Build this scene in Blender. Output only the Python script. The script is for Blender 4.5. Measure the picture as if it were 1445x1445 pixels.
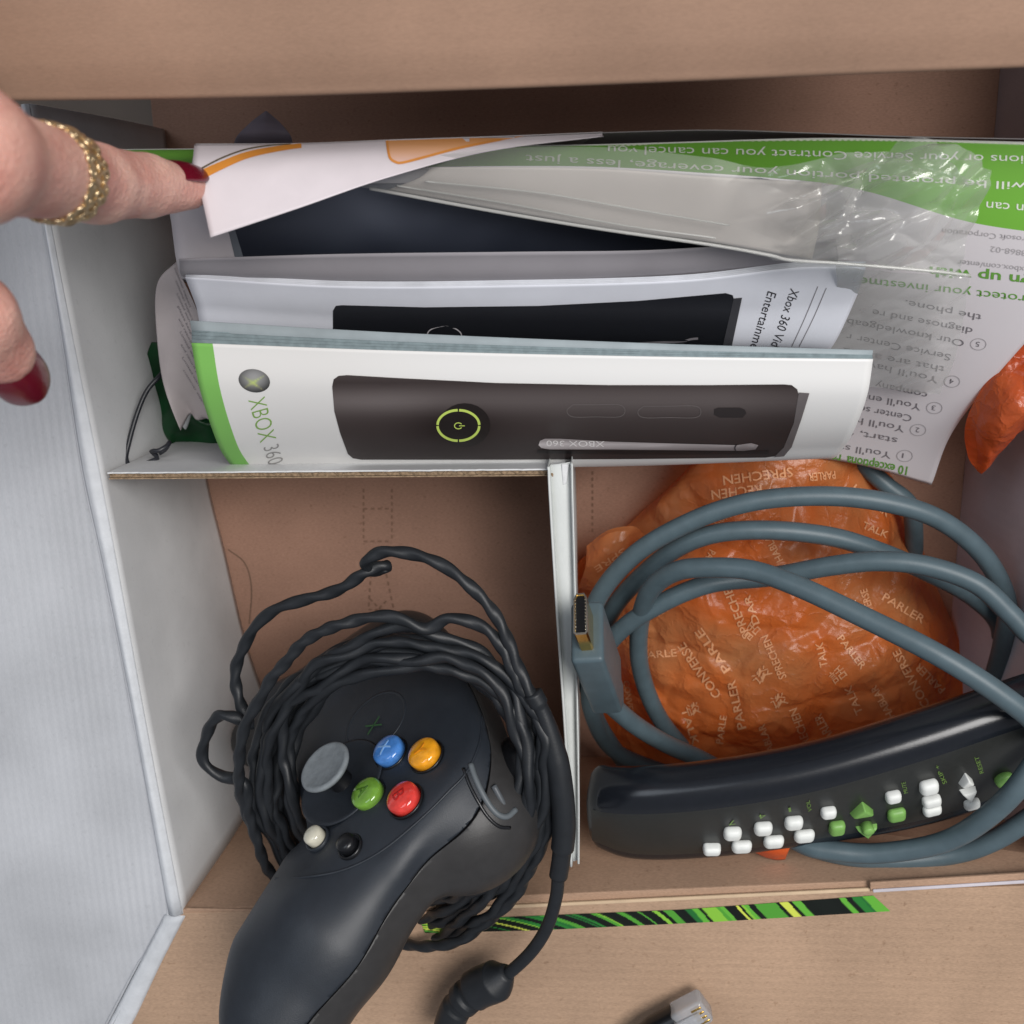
import bpy, bmesh, math, random
import numpy as np
from mathutils import Vector, Matrix, noise
from mathutils.bvhtree import BVHTree
random.seed(7)
S=bpy.context.scene
for o in list(bpy.data.objects): bpy.data.objects.remove(o)
COL=S.collection
# ------------------------------------------------------------------ camera, world, lamps, exposure
F=1418.0; H=0.42
_d=np.array([(820-722.5)/F,-(370-722.5)/F,-1.0]); _d/=np.linalg.norm(_d)
zc=-_d; _x=np.array([1,math.tan(math.radians(1.2)),0]); xc=_x-zc*(_x@zc); xc/=np.linalg.norm(xc); yc=np.cross(zc,xc)
R=np.array([xc,yc,zc])
cam=bpy.data.cameras.new('camera'); co=bpy.data.objects.new('camera',cam); COL.objects.link(co)
M=Matrix([list(r)+[0] for r in R]+[[0,0,0,1]]); M.translation=Vector((0,0,H)); co.matrix_world=M
cam.sensor_width=36; cam.lens=36*F/1445; cam.clip_start=.005; cam.clip_end=20
cam.dof.use_dof=True; cam.dof.focus_distance=.325; cam.dof.aperture_fstop=17
S.camera=co; S.render.resolution_x=S.render.resolution_y=1024
W=bpy.data.worlds.new('World'); S.world=W; W.use_nodes=True
W.node_tree.nodes['Background'].inputs[0].default_value=(.86,.90,1,1); W.node_tree.nodes['Background'].inputs[1].default_value=.25
def area(name,loc,target,size,power,color,sy=None):
    l=bpy.data.lights.new(name,'AREA'); l.size=size; l.energy=power; l.color=color
    if sy: l.shape='RECTANGLE'; l.size_y=sy
    o=bpy.data.objects.new(name,l); COL.objects.link(o); o.location=loc
    o.rotation_euler=(Vector(target)-Vector(loc)).to_track_quat('-Z','Y').to_euler(); return o
area('ceiling_light',(.58,.36,1.5),(0,-.1,0),.8,26,(1,.975,.95),.8)
area('window_light',(-.8,.6,1.4),(0,-.1,.05),.7,4,(.82,.90,1))
S.view_settings.view_transform='Standard'; S.view_settings.look='None'; S.view_settings.exposure=0; S.view_settings.gamma=1
S.render.engine='CYCLES'
# ------------------------------------------------------------------ helpers
def at(px,py,z):
    w=R@np.array([(px-722.5)/F,-(py-722.5)/F,-1.0]); t=(z-H)/w[2]; return Vector(w*t)+Vector((0,0,H))
def ray(px,py):
    w=R@np.array([(px-722.5)/F,-(py-722.5)/F,-1.0]); return Vector(w).normalized()
CAM=Vector((0,0,H))
def lin(c): return tuple(((v/255)/12.92 if v<=10 else ((v/255+.055)/1.055)**2.4) for v in c)
def mat(name,c,rough=.6,spec=.5,var=.06,vscale=120,bump=0,bscale=900,**k):
    m=bpy.data.materials.new(name); m.use_nodes=True; nt=m.node_tree; b=nt.nodes['Principled BSDF']
    c=lin(c); b.inputs['Roughness'].default_value=rough; b.inputs['Specular IOR Level'].default_value=spec
    tc=nt.nodes.new('ShaderNodeTexCoord')
    n=nt.nodes.new('ShaderNodeTexNoise'); n.inputs['Scale'].default_value=vscale; n.inputs['Detail'].default_value=6
    nt.links.new(tc.outputs['Object'],n.inputs['Vector'])
    r=nt.nodes.new('ShaderNodeValToRGB'); nt.links.new(n.outputs['Fac'],r.inputs[0])
    r.color_ramp.elements[0].position=.3; r.color_ramp.elements[1].position=.7
    r.color_ramp.elements[0].color=(*[v*(1-var*2) for v in c],1); r.color_ramp.elements[1].color=(*[min(1,v*(1+var)) for v in c],1)
    nt.links.new(r.outputs[0],b.inputs['Base Color'])
    if bump:
        n2=nt.nodes.new('ShaderNodeTexNoise'); n2.inputs['Scale'].default_value=bscale; n2.inputs['Detail'].default_value=4
        nt.links.new(tc.outputs['Object'],n2.inputs['Vector'])
        bp=nt.nodes.new('ShaderNodeBump'); bp.inputs['Strength'].default_value=bump; bp.inputs['Distance'].default_value=.0005
        nt.links.new(n2.outputs['Fac'],bp.inputs['Height']); nt.links.new(bp.outputs[0],b.inputs['Normal'])
    for kk,v in k.items(): b.inputs[kk.replace('_',' ')].default_value=v
    m['ramp']=r.name
    return m
def board(name,c,axis,period,depth,fleck=.10):
    """corrugated board: paper fibre flecks, soft blotches, faint ridges along one axis"""
    m=mat(name,c,.75,.25,.08,22); nt=m.node_tree; b=nt.nodes['Principled BSDF']; r=nt.nodes[m['ramp']]
    tc=nt.nodes['Texture Coordinate']
    mp=nt.nodes.new('ShaderNodeMapping'); nt.links.new(tc.outputs['Object'],mp.inputs[0]); mp.inputs['Scale'].default_value=(700,2200,2200) if axis!='x' else (2200,700,2200)
    n=nt.nodes.new('ShaderNodeTexNoise'); n.inputs['Scale'].default_value=1; n.inputs['Detail'].default_value=3; nt.links.new(mp.outputs[0],n.inputs['Vector'])
    mx=nt.nodes.new('ShaderNodeMix'); mx.data_type='RGBA'; mx.blend_type='OVERLAY'; mx.inputs[0].default_value=fleck*3
    nt.links.new(r.outputs[0],mx.inputs[6]); nt.links.new(n.outputs['Fac'],mx.inputs[7]); nt.links.new(mx.outputs[2],b.inputs['Base Color'])
    sp=nt.nodes.new('ShaderNodeTexNoise'); sp.inputs['Scale'].default_value=420; sp.inputs['Detail'].default_value=2; sp.inputs['Roughness'].default_value=.7; nt.links.new(tc.outputs['Object'],sp.inputs['Vector'])
    sr=nt.nodes.new('ShaderNodeValToRGB'); sr.color_ramp.elements[0].position=.62; sr.color_ramp.elements[1].position=.74; sr.color_ramp.elements[0].color=(1,1,1,1); sr.color_ramp.elements[1].color=(.80,.77,.74,1) if fleck>.05 else (.93,.93,.93,1); nt.links.new(sp.outputs['Fac'],sr.inputs[0])
    m2=nt.nodes.new('ShaderNodeMix'); m2.data_type='RGBA'; m2.blend_type='MULTIPLY'; m2.inputs[0].default_value=1; nt.links.new(mx.outputs[2],m2.inputs[6]); nt.links.new(sr.outputs[0],m2.inputs[7]); nt.links.new(m2.outputs[2],b.inputs['Base Color'])
    w=nt.nodes.new('ShaderNodeTexWave'); w.bands_direction=axis.upper(); w.inputs['Scale'].default_value=.314/period; w.inputs['Distortion'].default_value=.6; w.inputs['Detail'].default_value=2; w.inputs['Detail Scale'].default_value=.4
    nt.links.new(tc.outputs['Object'],w.inputs[0])
    n3=nt.nodes.new('ShaderNodeTexNoise'); n3.inputs['Scale'].default_value=26; nt.links.new(tc.outputs['Object'],n3.inputs['Vector'])
    ad=nt.nodes.new('ShaderNodeMath'); ad.operation='MULTIPLY_ADD'; nt.links.new(n3.outputs['Fac'],ad.inputs[0]); ad.inputs[1].default_value=7; nt.links.new(w.outputs['Fac'],ad.inputs[2])
    ad2=nt.nodes.new('ShaderNodeMath'); ad2.operation='MULTIPLY_ADD'; nt.links.new(n.outputs['Fac'],ad2.inputs[0]); ad2.inputs[1].default_value=.25; nt.links.new(ad.outputs[0],ad2.inputs[2])
    bp=nt.nodes.new('ShaderNodeBump'); bp.inputs['Strength'].default_value=1; bp.inputs['Distance'].default_value=depth
    nt.links.new(ad2.outputs[0],bp.inputs['Height']); nt.links.new(bp.outputs[0],b.inputs['Normal'])
    return m
def vcmat(name='print_ink',rough=.42):
    m=bpy.data.materials.new(name); m.use_nodes=True; nt=m.node_tree; b=nt.nodes['Principled BSDF']; b.inputs['Roughness'].default_value=rough; b.inputs['Specular IOR Level'].default_value=.3
    a=nt.nodes.new('ShaderNodeVertexColor'); a.layer_name='Col'; nt.links.new(a.outputs[0],b.inputs['Base Color']); return m
def bands(name,base,axis,stops,rough=.42,rear=None):
    """flat print: constant colour bands along the sheet's own u or v"""
    m=mat(name,base,rough,.3,.02,60); nt=m.node_tree; b=nt.nodes['Principled BSDF']
    uv=nt.nodes.new('ShaderNodeUVMap'); uv.uv_map='UVMap'; sp=nt.nodes.new('ShaderNodeSeparateXYZ'); nt.links.new(uv.outputs[0],sp.inputs[0])
    r=nt.nodes.new('ShaderNodeValToRGB'); r.color_ramp.interpolation='CONSTANT'; nt.links.new(sp.outputs[axis],r.inputs[0])
    e=r.color_ramp.elements
    while len(e)<len(stops): e.new(.5)
    for q,(p,c) in zip(e,stops): q.position=p; q.color=(*lin(c),1)
    nt.links.new(r.outputs[0],b.inputs['Base Color']); return m
def obj(name,verts,faces,m,parent=None,smooth=False,uvs=None):
    me=bpy.data.meshes.new(name); me.from_pydata([tuple(v) for v in verts],[],faces)
    if smooth: me.polygons.foreach_set('use_smooth',[True]*len(me.polygons))
    if uvs is not None:
        l=me.uv_layers.new(name='UVMap'); idx=np.empty(len(me.loops),dtype=int); me.loops.foreach_get('vertex_index',idx)
        l.data.foreach_set('uv',np.asarray(uvs)[idx].ravel())
    if m: me.materials.append(m)
    me.update(); o=bpy.data.objects.new(name,me); COL.objects.link(o)
    if parent is not None:
        o.parent=parent; o.matrix_parent_inverse=Matrix.Translation(-parent.location)
    return o
def thing(name,label,cat,loc,group=None):
    o=bpy.data.objects.new(name,None); COL.objects.link(o); o.location=loc; o.empty_display_size=.02; o['label']=label; o['category']=cat
    if group: o['group']=group
    return o
def tag(o,label,cat,group=None):
    o['label']=label; o['category']=cat
    if group: o['group']=group
def slab(name,quad,th,m,parent,down=None,bev=.0004):
    """board from 4 corners (top face), extruded by th along its normal away from the camera"""
    q=[Vector(p) for p in quad]; n=(q[1]-q[0]).cross(q[3]-q[0]).normalized()
    if n.dot(CAM-q[0])<0: n=-n
    if down: n=-Vector(down).normalized()
    v=q+[p-n*th for p in q]
    o=obj(name,v,[(0,1,2,3),(7,6,5,4),(0,4,5,1),(1,5,6,2),(2,6,7,3),(3,7,4,0)],m,parent)
    fixn(o)
    if bev:
        b=o.modifiers.new('b','BEVEL'); b.width=bev; b.segments=2
    return o
def fixn(o):
    bm=bmesh.new(); bm.from_mesh(o.data); bmesh.ops.recalc_face_normals(bm,faces=bm.faces); bm.to_mesh(o.data); bm.free()
def cr(P,t):
    """Catmull-Rom through P (n,3), t in 0..n-1"""
    P=np.asarray(P,float); n=len(P); i=min(int(t),n-2); f=t-i
    p0=P[i-1] if i>0 else 2*P[0]-P[1]; p1=P[i]; p2=P[i+1]; p3=P[i+2] if i+2<n else 2*P[-1]-P[-2]
    return .5*((2*p1)+(p2-p0)*f+(2*p0-5*p1+4*p2-p3)*f*f+(3*p1-p0-3*p2+p3)*f**3)
def W3(p): return np.array(at(*p))
def sheet(name,rows,m,parent=None,nu=60,nv=40,th=.0002,fn=None,world=False):
    G=[[np.array(p) if world else W3(p) for p in r] for r in rows]
    nr=len(G); A=[]
    for j in range(nv+1):
        t=j/nv*(nr-1)
        A.append([])
        row=[cr([G[k][c] for k in range(nr)],t) for c in range(len(G[0]))]
        for i in range(nu+1): A[-1].append(cr(row,i/nu*(len(row)-1)))
    V=[p for r in A for p in r]; uv=[(i/nu,j/nv) for j in range(nv+1) for i in range(nu+1)]
    if fn: V=[fn(np.array(p),u,v) for p,(u,v) in zip(V,uv)]
    n1=nu+1; Fc=[(j*n1+i,j*n1+i+1,(j+1)*n1+i+1,(j+1)*n1+i) for j in range(nv) for i in range(nu)]
    a,b,c=[Vector(V[k]) for k in (Fc[0][0],Fc[0][1],Fc[0][3])]
    if (b-a).cross(c-a).dot(CAM-a)<0: Fc=[f[::-1] for f in Fc]
    o=obj(name,V,Fc,m,parent,True,uv); o['bv']=1
    BV[o.name]=BVHTree.FromPolygons([Vector(v) for v in V],Fc)
    if th:
        s=o.modifiers.new('s','SOLIDIFY'); s.thickness=th; s.offset=-1
    return o
BV={}
def bvh(o):
    if o.name not in BV:
        dg=bpy.context.evaluated_depsgraph_get(); e=o.evaluated_get(dg); me=e.to_mesh()
        mw=o.matrix_world
        BV[o.name]=BVHTree.FromPolygons([v.co.copy() for v in me.vertices],[tuple(p.vertices) for p in me.polygons]); e.to_mesh_clear()
    return BV[o.name]
def hit(o,px,py):
    l,n,i,d=bvh(o).ray_cast(CAM,ray(px,py),5)
    if l is None: return None
    if n.dot(CAM-l)<0: n=-n
    return l,n
def lay(o,name,P,faces,m,parent,eps=.00012,colf=None):
    """lay a flat print given in picture coordinates onto the surface of o"""
    V=[];ok=[]
    for (x,y) in P:
        h=hit(o,x,y)
        if h: V.append(h[0]+h[1]*eps); ok.append(True)
        else: V.append(Vector()); ok.append(False)
    fs=[f for f in faces if all(ok[i] for i in f) and max((V[f[0]]-V[i]).length for i in f)<.03]
    if not fs: return None
    used=sorted({i for f in fs for i in f}); mp={k:i for i,k in enumerate(used)}
    d=obj(name,[V[k] for k in used],[tuple(mp[i] for i in f) for f in fs],m,parent,True)
    if colf:
        a=d.data.color_attributes.new('Col','FLOAT_COLOR','POINT')
        for i,k in enumerate(used): a.data[i].color=(*lin(colf(*P[k])),1)
    # print must face the camera side like the surface it lies on
    me=d.data
    if len(me.polygons) and me.polygons[0].normal.dot(CAM-me.vertices[me.polygons[0].vertices[0]].co)<0: me.flip_normals()
    return d
def polyprint(o,name,poly,m,parent,eps=.00012,step=9,colf=None):
    bm=bmesh.new(); f=bm.faces.new([bm.verts.new((x,y,0)) for x,y in poly]); bmesh.ops.triangulate(bm,faces=[f])
    xs=[p[0] for p in poly]; ys=[p[1] for p in poly]
    for a,(lo,hi) in enumerate(((min(xs),max(xs)),(min(ys),max(ys)))):
        t=lo+step*.537
        while t<hi:
            nn=(1,0,0) if a==0 else (0,1,0); c=(t,0,0) if a==0 else (0,t,0)
            bmesh.ops.bisect_plane(bm,geom=bm.verts[:]+bm.edges[:]+bm.faces[:],plane_co=c,plane_no=nn); t+=step
    bmesh.ops.triangulate(bm,faces=bm.faces[:])
    bm.verts.index_update(); P=[(v.co.x,v.co.y) for v in bm.verts]; fs=[tuple(v.index for v in f.verts) for f in bm.faces]; bm.free()
    return lay(o,name,P,fs,m,parent,eps,colf)
def ribbonprint(o,name,pts,w,m,parent,eps=.00014,closed=False,colf=None,n=None):
    P=[np.array((*p,0.)) for p in pts]; N=n or len(pts)*5
    if closed: P=P+[P[0]]
    C=[cr(P,t)[:2] for t in np.linspace(0,len(P)-1,N+1)]
    V=[];fs=[]
    for i,c in enumerate(C):
        d=C[min(i+1,N)]-C[max(i-1,0)]
        if closed and i in (0,N): d=C[1]-C[-2]
        d=d/(np.linalg.norm(d)+1e-9); nn=np.array((-d[1],d[0])); ww=w(i/N) if callable(w) else w
        V+= [tuple(c+nn*ww/2),tuple(c-nn*ww/2)]
        if i: fs.append((2*i-2,2*i-1,2*i+1,2*i))
    return lay(o,name,V,fs,m,parent,eps,colf)
def textprint(o,s,p0,p1,h,m,parent,eps=.00014,name='printed_text',italic=0,stretch=None,res=3,bold=0):
    """p0: where the first letter starts, p1: where the last one ends, h: cap height, all on the surface as seen"""
    cu=bpy.data.curves.new('t','FONT'); cu.body=s; cu.size=1; cu.resolution_u=res; cu.offset=bold; cu.shear=italic
    t=bpy.data.objects.new('t',cu); COL.objects.link(t); bpy.context.view_layer.update()
    e=t.evaluated_get(bpy.context.evaluated_depsgraph_get()); me=e.to_mesh()
    V=[(v.co.x,v.co.y) for v in me.vertices]; fs=[tuple(p.vertices) for p in me.polygons]; e.to_mesh_clear()
    bpy.data.objects.remove(t); bpy.data.curves.remove(cu)
    if not V: return None
    wd=max(v[0] for v in V); p0=np.array(p0,float); p1=np.array(p1,float); a=(p1-p0)/wd
    d=(p1-p0)/np.linalg.norm(p1-p0); up=np.array((d[1],-d[0]))*h/.7
    return lay(o,name,[tuple(p0+a*x+up*y) for x,y in V],fs,m,parent,eps)
def surfnet(f,lo,hi,h):
    lo=np.array(lo,float); n=np.ceil((np.array(hi)-lo)/h).astype(int)+1
    ax=[lo[k]+h*np.arange(n[k]) for k in range(3)]; X,Y,Z=np.meshgrid(*ax,indexing='ij')
    D=f(X,Y,Z); In=D<0
    acc=np.zeros((n[0]-1,n[1]-1,n[2]-1,3)); cnt=np.zeros((n[0]-1,n[1]-1,n[2]-1))
    g=np.stack([X,Y,Z],-1)
    for a in range(3):
        s0=[slice(None)]*3; s1=[slice(None)]*3; s0[a]=slice(0,-1); s1[a]=slice(1,None); s0=tuple(s0);s1=tuple(s1)
        c=In[s0]!=In[s1]; t=np.where(c,D[s0]/(D[s0]-D[s1]+1e-30),0); P=g[s0]+(g[s1]-g[s0])*t[...,None]; P=P*c[...,None]
        b,cx=[k for k in range(3) if k!=a]
        for i in (0,1):
            for j in (0,1):
                sl=[slice(None)]*3; sl[b]=slice(i,n[b]-1+i); sl[cx]=slice(j,n[cx]-1+j); sl=tuple(sl)
                acc+=P[sl]; cnt+=c[sl]
    ok=cnt>0; idx=-np.ones(ok.shape,int); idx[ok]=np.arange(ok.sum()); V=acc[ok]/cnt[ok][:,None]
    Fs=[]
    for a in range(3):
        b,c_=[(1,2),(2,0),(0,1)][a]
        s0=[slice(None)]*3; s1=[slice(None)]*3; s0[a]=slice(0,-1); s1[a]=slice(1,None)
        c=In[tuple(s0)]!=In[tuple(s1)]; I=np.argwhere(c); I=I[(I[:,b]>0)&(I[:,c_]>0)&(I[:,b]<n[b]-1)&(I[:,c_]<n[c_]-1)]
        q=[]
        for db,dc in((-1,-1),(0,-1),(0,0),(-1,0)):
            J=I.copy(); J[:,b]+=db; J[:,c_]+=dc; q.append(idx[J[:,0],J[:,1],J[:,2]])
        Q=np.stack(q,1); inn=In[I[:,0],I[:,1],I[:,2]]; Q[~inn]=Q[~inn][:,::-1]; Fs.append(Q)
    Q=np.concatenate(Fs); Q=Q[(Q>=0).all(1)]
    return V,Q
def relax(V,Q,it=3):
    e=np.concatenate([Q[:,[0,1]],Q[:,[1,2]],Q[:,[2,3]],Q[:,[3,0]]]); e=np.concatenate([e,e[:,::-1]])
    for k in range(it):
        for w in(.5,-.52):
            A=np.zeros_like(V); c=np.zeros(len(V)); np.add.at(A,e[:,0],V[e[:,1]]); np.add.at(c,e[:,0],1); V=V+w*(A/c[:,None]-V)
    return V
def sell(X,Y,Z,c,r): # ellipsoid distance (approx)
    q=np.sqrt(((X-c[0])/r[0])**2+((Y-c[1])/r[1])**2+((Z-c[2])/r[2])**2); return (q-1)*min(r)
def scap(X,Y,Z,a,b,ra,rb):
    a=np.array(a,float);b=np.array(b,float);d=b-a
    t=np.clip(((X-a[0])*d[0]+(Y-a[1])*d[1]+(Z-a[2])*d[2])/(d@d),0,1)
    return np.sqrt((X-a[0]-t*d[0])**2+(Y-a[1]-t*d[1])**2+(Z-a[2]-t*d[2])**2)-(ra+(rb-ra)*t)
def smin(a,b,k):
    h=np.clip(.5+.5*(b-a)/k,0,1); return b+(a-b)*h-k*h*(1-h)
def tube(name,P,rad,m,parent,seg=16,step=.0012,lobes=0,pitch=.012,amp=.12,wob=0,caps=True):
    P=[np.array(p,float) for p in P]
    L=sum(np.linalg.norm(P[i+1]-P[i]) for i in range(len(P)-1)); N=max(8,int(L/step))
    # arc-length resample
    T=np.linspace(0,len(P)-1,N*3); C=np.array([cr(P,t) for t in T]); s=np.r_[0,np.cumsum(np.linalg.norm(np.diff(C,axis=0),axis=1))]
    ss=np.linspace(0,s[-1],N+1); C=np.stack([np.interp(ss,s,C[:,k]) for k in range(3)],1)
    if wob:
        for i in range(N+1):
            q=Vector((ss[i]*70,3.1,parent.location.x if parent else 0)); C[i]+=np.array(noise.noise_vector(q))*wob
    V=[];fs=[]; t0=C[1]-C[0]; t0/=np.linalg.norm(t0); a=np.cross(t0,(0,0,1.)); 
    if np.linalg.norm(a)<.1: a=np.cross(t0,(0,1.,0))
    a/=np.linalg.norm(a)
    for i in range(N+1):
        t=C[min(i+1,N)]-C[max(i-1,0)]; t/=np.linalg.norm(t)+1e-12; a=a-t*(a@t); a/=np.linalg.norm(a)+1e-12; b=np.cross(t,a)
        r=rad(ss[i]/s[-1]) if callable(rad) else rad
        for k in range(seg):
            th=2*math.pi*k/seg; q=r*(1+(amp*math.cos(lobes*(th-(ss[i]/pitch+.9*noise.noise(Vector((ss[i]*22,lobes,5))))*2*math.pi/lobes)) if lobes else 0))
            V.append(C[i]+q*(a*math.cos(th)+b*math.sin(th)))
        if i: fs+=[((i-1)*seg+k,(i-1)*seg+(k+1)%seg,i*seg+(k+1)%seg,i*seg+k) for k in range(seg)]
    if caps: fs+= [tuple(range(seg-1,-1,-1)),tuple(N*seg+k for k in range(seg))]
    o=obj(name,V,fs,m,parent,True); return o
def rbox(name,c,ax,half,m,parent,bev=.0008,seg=3,taper=1):
    c=Vector(c); A=[Vector(a) for a in ax]; V=[]
    for k in (-1,1):
        for j,i in((-1,-1),(-1,1),(1,1),(1,-1)):
            tt=taper if k>0 else 1
            V.append(c+A[0]*i*half[0]*tt+A[1]*j*half[1]*tt+A[2]*k*half[2])
    o=obj(name,V,[(3,2,1,0),(4,5,6,7),(0,1,5,4),(1,2,6,5),(2,3,7,6),(3,0,4,7)],m,parent,True); fixn(o)
    b=o.modifiers.new('b','BEVEL'); b.width=bev; b.segments=seg; return o
def lathe(name,O,ax,prof,m,parent,seg=40,sx=1,sy=1):
    O=Vector(O);X,Y,Z=[Vector(a) for a in ax]; V=[];fs=[]; n=len(prof)
    for r,h in prof:
        for k in range(seg):
            t=2*math.pi*k/seg; V.append(O+X*(r*sx*math.cos(t))+Y*(r*sy*math.sin(t))+Z*h)
    for i in range(n-1): fs+=[(i*seg+k,i*seg+(k+1)%seg,(i+1)*seg+(k+1)%seg,(i+1)*seg+k) for k in range(seg)]
    fs+=[tuple(range(seg-1,-1,-1)),tuple((n-1)*seg+k for k in range(seg))]
    o=obj(name,V,fs,m,parent,True); fixn(o)
    return o
# ------------------------------------------------------------------ table and the brown box
M_floor=board('brown_board_floor',(156,121,103),'y',.0042,.00004)
M_brown=board('brown_board',(170,139,116),'y',.0042,.00007)
M_flap=board('brown_board_flap',(174,145,121),'y',.0036,.00007)
M_lilac=board('white_lined_board',(196,190,196),'y',.004,.00003,.03)
M_white=board('white_board',(184,186,190),'x',.0030,.00006,.03)
M_white2=board('white_board_inner',(212,213,214),'z',.0040,.000006,.03)
M_edge=mat('cut_board_edge',(150,128,104),.8,.2,.2,900,.5,1500)
M_wedge=mat('white_folded_edge',(205,208,212),.6,.3,.04,200,.3,700)
M_tab=mat('wood_table',(120,104,90),.5,.4,.15,12)
M_slit=mat('slit_shadow_gap',(52,38,30),.9,.1,.1,300)
t=obj('table_top',[(-1,-1,-.012),(1,-1,-.012),(1,1,-.012),(-1,1,-.012)],[(0,1,2,3)],M_tab); t['kind']='structure'
box=thing('cardboard_box','open brown corrugated cardboard box holding the console accessories','box',(0,-.05,0))
YB=.125
fl=slab('floor_panel',[(-.172,-.245,0),(.168,-.245,0),(.168,YB,0),(-.172,YB,0)],.004,M_floor,box)
slab('right_wall',[(.158,-.245,0),(.158,YB,0),(.164,YB,.104),(.164,-.245,.104)],.004,M_lilac,box)
slab('back_wall',[(-.172,YB,0),(.164,YB,0),(.164,YB,.104),(-.172,YB,.104)],.004,M_floor,box,down=(0,1,0))
cl=at(256,1286,.1); cm=at(1225,1252,.1); crr=at(1600,1226,.1)
slab('front_wall',[(cl.x-.001,-.219,0),(.168,-.219,0),(crr.x+.005,crr.y,.1),(cl.x-.001,cl.y+.0006,.1)],.004,M_brown,box,down=(0,-1,0))
a=at(246,1287,.1003); b=at(1700,1240,.1003)
flap=slab('front_flap',[a+Vector((0,-.0006,0)),b+Vector((0,-.0006,0)),b+Vector((.02,-.16,-.010)),at(60,1640,.0965)],.004,M_flap,box)
# back flap leaning in over the box
e0=at(-200,146,.165); e1=at(420,137,.165); e2=at(1445,97,.165); e3=at(1800,84,.165)
rows=[]
for k,(dy,z) in enumerate(((0,0),(.012,.004),(.04,.004),(.07,-.004),(.10,-.02))):
    rows.append([np.array(p)+np.array((0,dy,z)) for p in (e0,e1,e2,e3)])
bf=sheet('back_flap',rows,board('brown_board_outer',(148,119,100),'y',.0042,.00003,.05),box,60,30,.0042,world=True)
bv=bf.modifiers.new('b','BEVEL'); bv.width=.0012; bv.segments=3; bv.limit_method='ANGLE'
# crease and glued strip at the right of the front crease
def strip(name,p,q,w,z,th,m,par):
    A=at(*p,z);B=at(*q,z);d=(B-A).normalized();n=Vector((-d.y,d.x,0)); return slab(name,[A-n*w/2,B-n*w/2,B+n*w/2,A+n*w/2],th,m,par,bev=.0003)
strip('folded_lip',(1228,1251),(1640,1226),.0030,.1026,.0012,M_brown,box)
strip('folded_lip',(1232,1258),(1640,1233),.0012,.1034,.0008,M_lilac,box)
strip('crease_line',(262,1284),(640,1289),.0011,.1012,.0008,M_brown,box)
strip('crease_line',(640,1284),(1228,1256),.0013,.1016,.0010,mat('pale_creased_paper',(205,180,150),.8,.2),box)
# green striped print on the flap along the crease
rg=random.Random(3)
_edges=[];_c=-900
_pal=[(16,22,18),(78,150,52),(14,20,16),(40,118,48),(130,186,62),(14,20,16),(200,212,84),(18,26,20),(96,170,58),(14,20,16),(34,104,48)]
while _c<2400: _c+=rg.choice((4,6,9,12,16)); _edges.append((_c,rg.choice(_pal) if rg.random()<.85 else _pal[0]))
def stripecol(x,y):
    s=(x-590)/665; yy=(y-(1306-s*33))
    m=.9+7*max(0,1-s*1.5)**1.6
    c=x-m*yy-(160*max(0,.62-s))
    for e_,col in _edges:
        if c<e_: return col
    return (14,20,16)
polyprint(flap,'striped_print',[(592,1296),(700,1294),(960,1283),(1232,1263),(1256,1285),(1010,1300),(760,1312),(600,1316)],vcmat('striped_ink',.5),box,.0003,1.35,stripecol)
# perforations in the floor
def dashes(pts,name='perforation',w=2.4,L=5):
    for (x0,y0),(x1,y1) in pts:
        d=math.hypot(x1-x0,y1-y0); n=max(1,int(d/(L*1.8)))
        for k in range(n):
            a_=k/n; b_=a_+.55/n
            yield [(x0+(x1-x0)*a_,y0+(y1-y0)*a_),(x0+(x1-x0)*b_,y0+(y1-y0)*b_)]
V=[];Fc=[]
for (p,q) in dashes([((513,690),(513,764)),((553,690),(553,764)),((513,718),(553,718)),((513,764),(553,764)),((522,845),(548,872)),((522,872),(548,845)),((545,810),(556,862)),((836,665),(836,755)),((524,800),(520,860)),((520,860),(556,862))]):
    A=at(*p,.0003);B=at(*q,.0003);d=(B-A).normalized();n=Vector((-d.y,d.x,0))*.0004;k=len(V);V+=[A-n,B-n,B+n,A+n];Fc.append((k,k+1,k+2,k+3))
pf=obj('perforation',V,Fc,mat('perforation_brown',(128,99,83),.9,.1),box); pf['kind']='stuff'
ribV=[(355,812),(352,860),(338,822),(320,780)]
# ------------------------------------------------------------------ white insert
ins=thing('divider_insert','white folded cardboard insert dividing the box into compartments','insert',(-.16,-.1,0))
ridR=[(42,146),(75,330),(108,500),(140,660),(172,830),(212,1050),(258,1290)]
ridL=[(30,150),(62,320),(90,490),(116,660),(146,800),(186,1000),(238,1290)]
Rr=[np.array(at(x,y,.1005)) for x,y in ridR]; Rl=[np.array(at(x,y,.1005)) for x,y in ridL]
base=[np.array(at(x,y,0.0005)) for x,y in ((232,182),(252,330),(272,500),(290,660),(318,780),(352,920),(402,1052))]
sheet('left_wall',[Rr,[(np.array(p)*.5+np.array(q)*.5)+np.array((.0015,0,0)) for p,q in zip(Rr,base)],base],M_white2,ins,60,24,.003,world=True)
mid=[(p+q)/2+np.array((0,0,.0016)) for p,q in zip(Rr,Rl)]
sheet('folded_top_edge',[Rl[:7],mid,Rr],M_wedge,ins,60,10,.001,world=True)
Rl=Rl+[np.array(at(x,y,.0995)) for x,y in ((196,1362),(148,1452),(80,1580))]
outer=[np.array(at(x,y,.0985)) for x,y in ((-420,120),(-400,320),(-380,490),(-360,660),(-330,830),(-300,1080),(-280,1300),(-275,1400),(-265,1500),(-250,1660))]
outer2=[p*.94+q*.06+np.array((0,0,-.0018)) for p,q in zip(Rl,outer)]
Rl2=[p+np.array((-.0004,0,-.0006)) for p in Rl]
mid3=[p*.5+q*.5+np.array((0,0,-.002)) for p,q in zip(Rl,outer)]
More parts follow.
